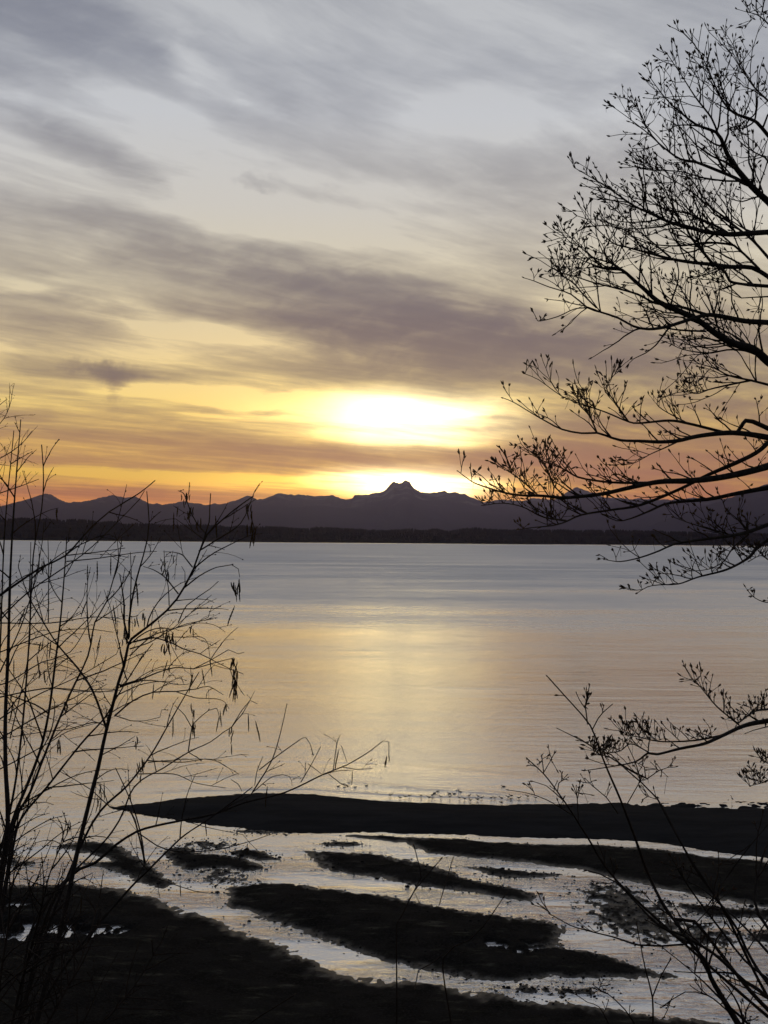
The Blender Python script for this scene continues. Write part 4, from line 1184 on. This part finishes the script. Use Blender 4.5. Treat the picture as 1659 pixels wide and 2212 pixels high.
D = 7.4
build_woody('alder_tree', 'low spreading alder with a long arching branch over the sandbar', 'tree', 90, D,
    [([(60, 2150), (110, 1985), (200, 1777), (275, 1697), (325, 1632), (360, 1572), (400, 1502), (430, 1452)], 9, 2, D, D - .2, .3, .35),
     ([(50, 2180), (100, 1980), (155, 1890), (205, 1864), (250, 1825), (294, 1797), (336, 1784), (400, 1771), (464, 1758), (530, 1733), (615, 1712), (700, 1672), (750, 1652), (800, 1622), (828, 1600), (840, 1603), (840, 1640)], 10, 1.5, D, D - .6, .12, .2),
     ([(70, 2200), (160, 2060), (275, 1925), (320, 1880), (368, 1832), (400, 1803), (448, 1771), (530, 1712), (545, 1700)], 8, 2, D, D - .4, .25, .3),
     ([(40, 2200), (80, 1980), (240, 1800), (290, 1700), (353, 1659), (407, 1625), (454, 1603), (482, 1582), (500, 1571), (522, 1535), (540, 1513), (556, 1520)], 7, 1.4, D, D - .5, .15, .2)],
    [(m2([(1130, 1375), (1150, 1240), (1170, 1200), (1250, 1130), (1300, 1115), (1320, 1190)]), 3, 1.2, D - .3, D - .5, 0, 0),
     (m2([(1150, 1230), (1110, 1160), (1050, 1100)]), 2.4, 1.3, D - .3, D - .2, 0, 0),
     (m2([(880, 1430), (1100, 1440), (1230, 1420), (1330, 1430)]), 2.8, 1.2, D - .2, D - .4, .2, .15),
     (c3([(1090, 770), (1170, 640), (1210, 520), (1240, 385)]), 3.4, 1.5, D - .4, D - .6, .1, .1),
     (c3([(1120, 672), (1200, 610), (1270, 560), (1320, 530), (1340, 560)]), 2.8, 1.3, D - .4, D - .6, .1, .08),
     (c3([(1100, 740), (1110, 680), (1135, 615)]), 2, 1.2, D - .4, D - .6, 0, 0),
     (c3([(1300, 725), (1350, 640), (1385, 572)]), 2.5, 1.3, D - .4, D - .5, .1, .08),
     (c3([(1330, 645), (1390, 690)]), 2, 1.2, D - .4, D - .5, 0, 0),
     (c3([(1440, 672), (1455, 560), (1470, 520)]), 2.4, 1.3, D - .5, D - .6, .1, .08),
     (c3([(1475, 570), (1500, 640)]), 1.8, 1, D - .5, D - .6, 0, 0),
     (c3([(1480, 660), (1540, 670), (1610, 665)]), 2, 1.1, D - .5, D - .6, .2, .08),
     (c3([(1420, 690), (1470, 730), (1510, 745)]), 2, 1.1, D - .5, D - .4, .2, .08),
     (c3([(1000, 715), (1030, 735), (1045, 765)]), 1.8, 1.1, D - .4, D - .4, 0, 0),
     (c3([(1085, 775), (1180, 700), (1250, 700), (1262, 740)]), 2.2, 1.1, D - .4, D - .6, .25, .1),
     (c3([(600, 690), (750, 690), (850, 730), (975, 750)]), 2.8, 1.2, D - .2, D - .4, .2, .2),
     (c3([(640, 640), (750, 630), (880, 625), (955, 640)]), 2.6, 1.1, D - .2, D, .2, .2),
     (c5([(600, 150), (720, 220), (900, 225), (1060, 190), (1180, 150)]), 3.2, 1.3, D, D - .5, .15, .2),
     (c5([(640, 330), (780, 380), (850, 402), (960, 412)]), 3, 1.3, D, D - .4, .1, .12),
     (c5([(560, 60), (750, 85), (900, 125), (1050, 155)]), 2.5, 1.2, D, D - .4, .15, .15),
     (m4([(980, 640), (930, 430), (880, 290), (740, 260), (620, 150), (400, 20)]), 5, 1.5, D, D - .1, .3, .25),
     (m4([(975, 660), (960, 500), (920, 330), (860, 170), (780, 0)]), 5, 2, D, D + .1, .2, .25)],
    catk=[(417, 1550, D - .3, 6, .01, True), (377, 1532, D - .3, 3, .008, False), (472, 1545, D - .5, 3, .01, False), (500, 1566, D - .5, 8, .014, True), (537, 1540, D - .5, 3, .008, False), (554, 1545, D - .5, 1, .004, False), (837, 1630, D - .6, 5, .01, False),
          (307, 1628, D, 10, .018, True), (298, 1640, D, 5, .014, False), (216, 1715, D, 7, .014, True), (154, 1765, D, 6, .014, False), (220, 1690, D, 5, .014, True), (390, 1905, D - .3, 2, .006, True), (730, 1610, D - .5, 2, .006, False)],
    tip_catkins=5, fine=1.05)

D = 13.0
build_woody('alder_tree', 'finely twigged tree behind the alders, tips showing at the left edge', 'tree', -420, D,
    [([(-420, 2000), (-380, 1600), (-330, 1300), (-260, 1120), (-180, 1030), (-90, 960), (-30, 900), (15, 862)], 26, 1.2, D, D - .6, .7, .6),
     ([(-430, 2000), (-400, 1650), (-350, 1350), (-250, 1180), (-150, 1100), (-50, 1080), (30, 1055), (84, 1035)], 20, 1.2, D, D - .8, .7, .5),
     ([(-410, 2000), (-360, 1550), (-290, 1250), (-190, 1120), (-90, 1030), (0, 990), (45, 960), (70, 930)], 18, 1.2, D, D + .6, .8, .5)],
    [([(-90, 960), (-40, 945), (0, 915), (20, 880), (28, 840)], 3, 1, D - .4, D - .6, .6, .4)], mat='alder_bark', fine=1.0)

# ---- budding shrubs at the lower right
D = 6.2
build_woody('shrub', 'tall slender budding shrub shoots crossing the drooping maple branch', 'shrub', 1800, D,
    [([(1720, 2260), (1640, 2120), (1560, 1960), (1498, 1870), (1420, 1725)] + c4([(1080, 800), (1020, 790), (970, 680)])[:0] + [(1385, 1690), (1350, 1660), (1320, 1630), (1299, 1622)], 9, 2.2, D, D - .3, .35, .16),
     ([(1740, 2260), (1620, 2140), (1500, 1990), (1454, 1985), (1405, 1900), (1370, 1805), (1340, 1727), (1314, 1667), (1294, 1617), (1275, 1567), (1219, 1502), (1184, 1463)], 11, 2.4, D, D - .4, 0, 0),
     ([(1760, 2280), (1640, 2180), (1480, 2040), (1330, 1900), (1270, 1810), (1240, 1762), (1209, 1717), (1175, 1672), (1141, 1641)], 9, 2.2, D, D - .3, .25, .10)],
    [(c4([(880, 475), (870, 400), (880, 350), (887, 310)]), 3.2, 1.8, D - .3, D - .4, .5, .06),
     (c4([(868, 405), (845, 370), (830, 338)]), 2.4, 1.6, D - .3, D - .4, .2, .03),
     (c4([(900, 498), (925, 450), (945, 425), (985, 390)]), 3, 1.6, D - .3, D - .2, .6, .06),
     (c4([(780, 352), (755, 350)]), 2, 1.4, D - .3, D - .3, 0, 0),
     (c4([(930, 592), (880, 560), (830, 533), (755, 496)]), 3.2, 1.6, D - .3, D - .5, .5, .08),
     (c4([(1140, 712), (1060, 670), (980, 620), (920, 600)]), 3.6, 1.6, D - .2, D - .4, .6, .10),
     (c4([(1130, 705), (1125, 660), (1090, 640)]), 2.6, 1.4, D - .2, D, .7, .08),
     (c4([(1135, 712), (1180, 680), (1225, 662)]), 2.6, 1.4, D - .2, D, .8, .06),
     (c4([(1050, 820), (1090, 750), (1115, 705)]), 2.6, 1.6, D - .2, D, .2, .05),
     (c4([(1180, 800), (1150, 790), (1132, 778)]), 2, 1.4, D - .2, D - .3, .8, .05),
     (c4([(690, 685), (685, 640), (682, 615)]), 2.4, 1.5, D - .3, D - .2, .3, .04),
     (c4([(692, 680), (720, 632)]), 2.2, 1.4, D - .3, D - .3, .3, .04),
     (c4([(750, 762), (755, 730), (795, 705)]), 2.6, 1.4, D - .3, D - .2, .7, .06),
     (c4([(770, 800), (700, 740), (645, 722)]), 2.8, 1.4, D - .2, D - .3, .6, .06),
     (c4([(820, 870), (700, 800), (610, 770), (545, 760)]), 2.8, 1.4, D - .2, D - .4, .6, .06),
     (c4([(1010, 860), (960, 790), (900, 740), (872, 712)]), 2.6, 1.4, D - .2, D - .2, .6, .06),
     (c4([(840, 890), (835, 800), (830, 742)]), 2.4, 1.4, D - .2, D - .4, .5, .05)],
    mat='twig_bark', kind='maple', fine=1.0, bs=.62)

D = 5.6
build_woody('shrub', 'thick leaning shrub stems with tangled budding twigs at the lower right corner', 'shrub', 1800, D,
    [(c6([(1640, 1150), (1530, 973), (1480, 890), (1410, 770), (1390, 700), (1330, 630), (1250, 520), (1170, 390), (1130, 320)]), 19, 2.5, D, D - .2, .55, .26),
     (c6([(1800, 1080), (1659, 860), (1560, 790), (1450, 690), (1380, 640), (1290, 590), (1180, 540), (1000, 360), (880, 310)]), 11, 2.2, D, D - .4, .5, .26),
     (c6([(1900, 1050), (1659, 800), (1560, 640), (1530, 570), (1430, 420), (1300, 220), (1180, 0)]), 10, 3, D, D + .3, .3, .26),
     (c6([(1900, 1000), (1750, 780), (1620, 620), (1480, 480), (1360, 380), (1240, 330)]), 9, 2.2, D, D + .4, .55, .28),
     (c6([(1900, 1100), (1700, 820), (1560, 700), (1420, 520), (1330, 400), (1270, 300)]), 8, 2.2, D, D - .5, .55, .28),
     (c6([(2000, 1000), (1800, 760), (1659, 560), (1600, 440), (1640, 240), (1720, 60)]), 12, 3, D, D + .2, .5, .3),
     (c6([(1700, 1100), (1560, 960), (1450, 860), (1380, 790), (1300, 720), (1200, 640)]), 8, 2, D, D - .3, .4, .2)],
    [(c6([(1310, 628), (1200, 636), (1100, 632), (1000, 600), (880, 570), (800, 545), (720, 500)]), 5, 1.8, D - .1, D - .4, .35, .08),
     (c6([(1500, 930), (1400, 850), (1300, 835), (1240, 870), (1200, 900)]), 4, 1.5, D, D - .3, .6, .12),
     (c6([(1470, 880), (1520, 800), (1500, 720), (1470, 690)]), 3, 1.5, D, D + .2, .6, .14),
     (c6([(1659, 520), (1580, 640), (1540, 700)]), 4, 2, D + .2, D, .5, .15),
     (c6([(1520, 960), (1600, 1000), (1700, 1030)]), 6, 3, D, D + .1, .5, .15),
     (c6([(1659, 110), (1560, 230), (1480, 340), (1400, 460)]), 3, 3, D + .2, D + .1, .5, .2)],
    mat='maple_bark', kind='maple', fine=1.0, bs=.62)

D = 6.6
build_woody('sapling', 'thin Y-forked sapling standing in front of the nearest stream', 'sapling', 1412, D,
    [(c6([(1162, 1100), (1161, 973), (1160, 860), (1130, 740), (1110, 640), (1092, 545)]), 5.5, 2, D, D - .1, .0, 0)],
    [(c6([(1161, 855), (1195, 770), (1234, 700)]), 3.6, 2.2, D, D - .1, 0, 0)], mat='twig_bark', kind='maple', bs=.7, jit=.05)
build_woody('sapling', 'small budding sprig at the bottom edge over the nearest stream', 'sapling', 1420, D,
    [(c6([(1100, 1000), (1040, 910), (970, 845), (930, 825), (905, 805)]), 4, 1.6, D, D - .2, .8, .08),
     (c6([(980, 990), (930, 900), (880, 880), (835, 850)]), 3, 1.5, D, D - .3, .8, .07)], [], mat='twig_bark', kind='maple', bs=.62, jit=.05)
D = 6.0
build_woody('sapling', 'leftmost thin bare sapling bending over the largest gravel island', 'sapling', 857, D,
    [(c6([(55, 1100), (55, 973), (55, 800), (55, 540), (80, 500), (130, 400), (185, 330), (240, 268)]), 4.5, 2, D, D - .1, 0, 0)],
    [(c6([(105, 440), (130, 400), (150, 442)]), 2.4, 1.6, D, D, 0, 0), (c6([(125, 410), (160, 340), (130, 205)]), 2.6, 1.8, D, D - .1, 0, 0)], mat='twig_bark', kind='maple', bs=.6, jit=.05)
build_woody('sapling', 'thin bare sapling with a crooked upper arm beside the leftmost sapling', 'sapling', 975, D,
    [(c6([(300, 1100), (290, 973), (262, 800), (255, 690), (300, 640), (370, 610), (430, 550), (522, 418)]), 4.5, 2, D, D - .2, 0, 0)],
    [(c6([(255, 672), (200, 715), (148, 742), (135, 810)]), 3, 1.8, D, D - .1, 0, 0), (c6([(238, 460), (270, 350), (298, 258)]), 2.6, 1.8, D, D + .2, 0, 0)], mat='twig_bark', kind='maple', bs=.6, jit=.05)
build_woody('sapling', 'short bare stick slanting up at the bottom edge left of centre', 'sapling', 520, D,
    [(c5([(1000, 1060), (1080, 970), (1180, 905), (1270, 848)]), 4.5, 2.4, D, D - .1, 0, 0)], [], mat='twig_bark', kind='maple', bs=.5, jit=.05)
D = 5.4
build_woody('shrub', 'dark tangled brush filling the lower left corner', 'shrub', 10, D,
    [([(0, 2330), (40, 2150), (80, 2000), (110, 1880), (150, 1790)], 9, 1.6, D, D - .2, 1.0, .45),
     ([(-20, 2330), (0, 2120), (20, 1980), (20, 1850)], 9, 1.6, D, D - .3, 1.0, .45),
     ([(30, 2330), (120, 2180), (180, 2060), (215, 1940)], 8, 1.6, D, D + .2, 1.0, .45),
     ([(60, 2350), (200, 2230), (290, 2130), (350, 2030)], 7, 1.6, D, D - .2, .9, .4),
     ([(-40, 2330), (-60, 2100), (-30, 1920), (10, 1800)], 7, 1.6, D, D + .2, 1.0, .45)], [], mat='twig_bark', kind='alder', fine=2.0)

# ------------------------------------------------------------------ birds along the water's edge
def bird_mesh(kind):
    T = Tubes()
    if kind == 'duck':      # floating, low body
        spine = [(-.24, 0, .075), (-.20, 0, .07), (-.12, 0, .05), (0, 0, .045), (.10, 0, .055), (.155, 0, .10), (.175, 0, .155), (.205, 0, .185), (.235, 0, .18), (.285, 0, .165)]
        rad = [.008, .03, .072, .088, .075, .05, .034, .038, .03, .008]
    elif kind == 'gull':    # standing, body lifted on legs
        spine = [(-.28, 0, .17), (-.22, 0, .18), (-.12, 0, .195), (0, 0, .205), (.09, 0, .235), (.135, 0, .285), (.155, 0, .325), (.185, 0, .345), (.215, 0, .34), (.27, 0, .325)]
        rad = [.008, .028, .062, .08, .068, .045, .034, .038, .03, .007]
    else:                   # heron, upright with long neck
        spine = [(-.22, 0, .42), (-.15, 0, .48), (-.06, 0, .55), (.03, 0, .62), (.07, 0, .70), (.05, 0, .78), (.07, 0, .86), (.10, 0, .91), (.14, 0, .92), (.30, 0, .90)]
        rad = [.01, .05, .09, .075, .035, .026, .024, .034, .026, .006]
    P = spline(spine, .03)
    r = np.interp(np.linspace(0, 1, len(P)), np.linspace(0, 1, len(rad)), rad)
    T.add(P, r, 8)
    V = np.concatenate(T.V); V[:, 1] *= 1.12
    T.V = [V]
    if kind != 'duck':
        zt = .17 if kind == 'gull' else .52
        for s in (-.03, .03):
            T.add([(-.01, s, zt), (.0, s, zt * .5), (-.01, s, -.06)], [.009, .007, .007], 4)
    me = bpy.data.meshes.new(kind)
    V = np.concatenate(T.V); Fq = np.concatenate(T.F)
    me.from_pydata([tuple(a) for a in V], [], [tuple(int(k) for k in q) for q in Fq])
    me.polygons.foreach_set('use_smooth', [True] * len(me.polygons))
    me.materials.append(MAT['feather'])
    return me
BM = {k: bird_mesh(k) for k in ('duck', 'gull', 'heron')}

def q4(x, y): return (663.6 + .32 * x, 1645.7 + .32 * y)
swim = [(210, 166), (252, 172), (282, 142), (323, 172), (400, 162), (465, 210), (860, 212), (882, 200), (960, 215), (992, 216), (1012, 196), (1032, 204)]
stand = [(565, 236), (625, 252), (660, 245), (692, 238), (765, 236), (820, 252), (850, 237), (900, 245), (965, 247), (1025, 252), (1060, 260), (1095, 240), (1105, 270), (1145, 264), (1152, 242), (1180, 254), (1245, 254), (1268, 254),
         (1308, 257), (1308, 287), (1355, 250), (1375, 242), (1378, 260), (1432, 255), (1485, 243), (1540, 252)]
ORD = ['first', 'second', 'third', 'fourth', 'fifth', 'sixth', 'seventh', 'eighth', 'ninth', 'tenth', 'eleventh', 'twelfth', 'thirteenth', 'fourteenth', 'fifteenth', 'sixteenth', 'seventeenth', 'eighteenth', 'nineteenth',
       'twentieth', 'twenty-first', 'twenty-second', 'twenty-third', 'twenty-fourth', 'twenty-fifth', 'twenty-sixth', 'twenty-seventh']
def put_bird(me, px, py, label, group, s=1.0, ang=None, sink=0.0):
    o = bpy.data.objects.new('waterbird', BM[me])
    COL.objects.link(o)
    p = ground(px, py)
    o.location = (p.x, p.y, -sink)
    o.rotation_euler = (0, 0, ang if ang is not None else random.choice([0, math.pi]) + random.uniform(-.6, .6))
    o.scale = (s, s, s)
    o['label'] = label; o['category'] = 'bird'
    if group:
        o['group'] = group
for i, (x, y) in enumerate(sorted(swim)):
    put_bird('duck', *q4(x, y), 'small dark bird floating off the sandbar, %s floating bird from the left' % ORD[i], 'birds floating off the sandbar', random.uniform(.75, 1.0), None, .02)
for i, (x, y) in enumerate(sorted(stand)):
    put_bird('gull', *q4(x, y), 'small dark bird standing at the sandbar edge, %s standing bird from the left' % ORD[i], 'birds standing at the sandbar edge', random.uniform(.72, 1.0))
put_bird('duck', *q4(1325, 168), 'lone dark duck swimming left with a wake line behind it', None, 1.0, math.pi, .02)
put_bird('heron', 1581, 1734, 'upright long-necked bird standing alone on the right end of the sandbar', None, .72, 2.4)

# ------------------------------------------------------------------ haze over the bay
def build_haze():
    x0, x1, y0, y1, z0, z1 = -58000., 58000., -3000., 51000., -12.0, 2450.0
    V = [(x0, y0, z0), (x1, y0, z0), (x1, y1, z0), (x0, y1, z0), (x0, y0, z1), (x1, y0, z1), (x1, y1, z1), (x0, y1, z1)]
    Fq = [(0, 3, 2, 1), (4, 5, 6, 7), (0, 1, 5, 4), (1, 2, 6, 5), (2, 3, 7, 6), (3, 0, 4, 7)]
    m = bpy.data.materials.new('haze_air')
    m.use_nodes = True
    t = m.node_tree
    for n in list(t.nodes):
        t.nodes.remove(n)
    out = t.nodes.new('ShaderNodeOutputMaterial')
    pv = t.nodes.new('ShaderNodeVolumePrincipled')
    pv.inputs['Color'].default_value = (.52, .51, 1.0, 1)
    pv.inputs['Density'].default_value = 1.05e-5
    pv.inputs['Anisotropy'].default_value = 0.90
    t.links.new(pv.outputs[0], out.inputs['Volume'])
    MAT['haze_air'] = m
    mesh_obj('haze', np.array(V), Fq, 'haze_air', kind='stuff', smooth=False, label='thin evening haze over the bay and mountains', category='haze')
build_haze()
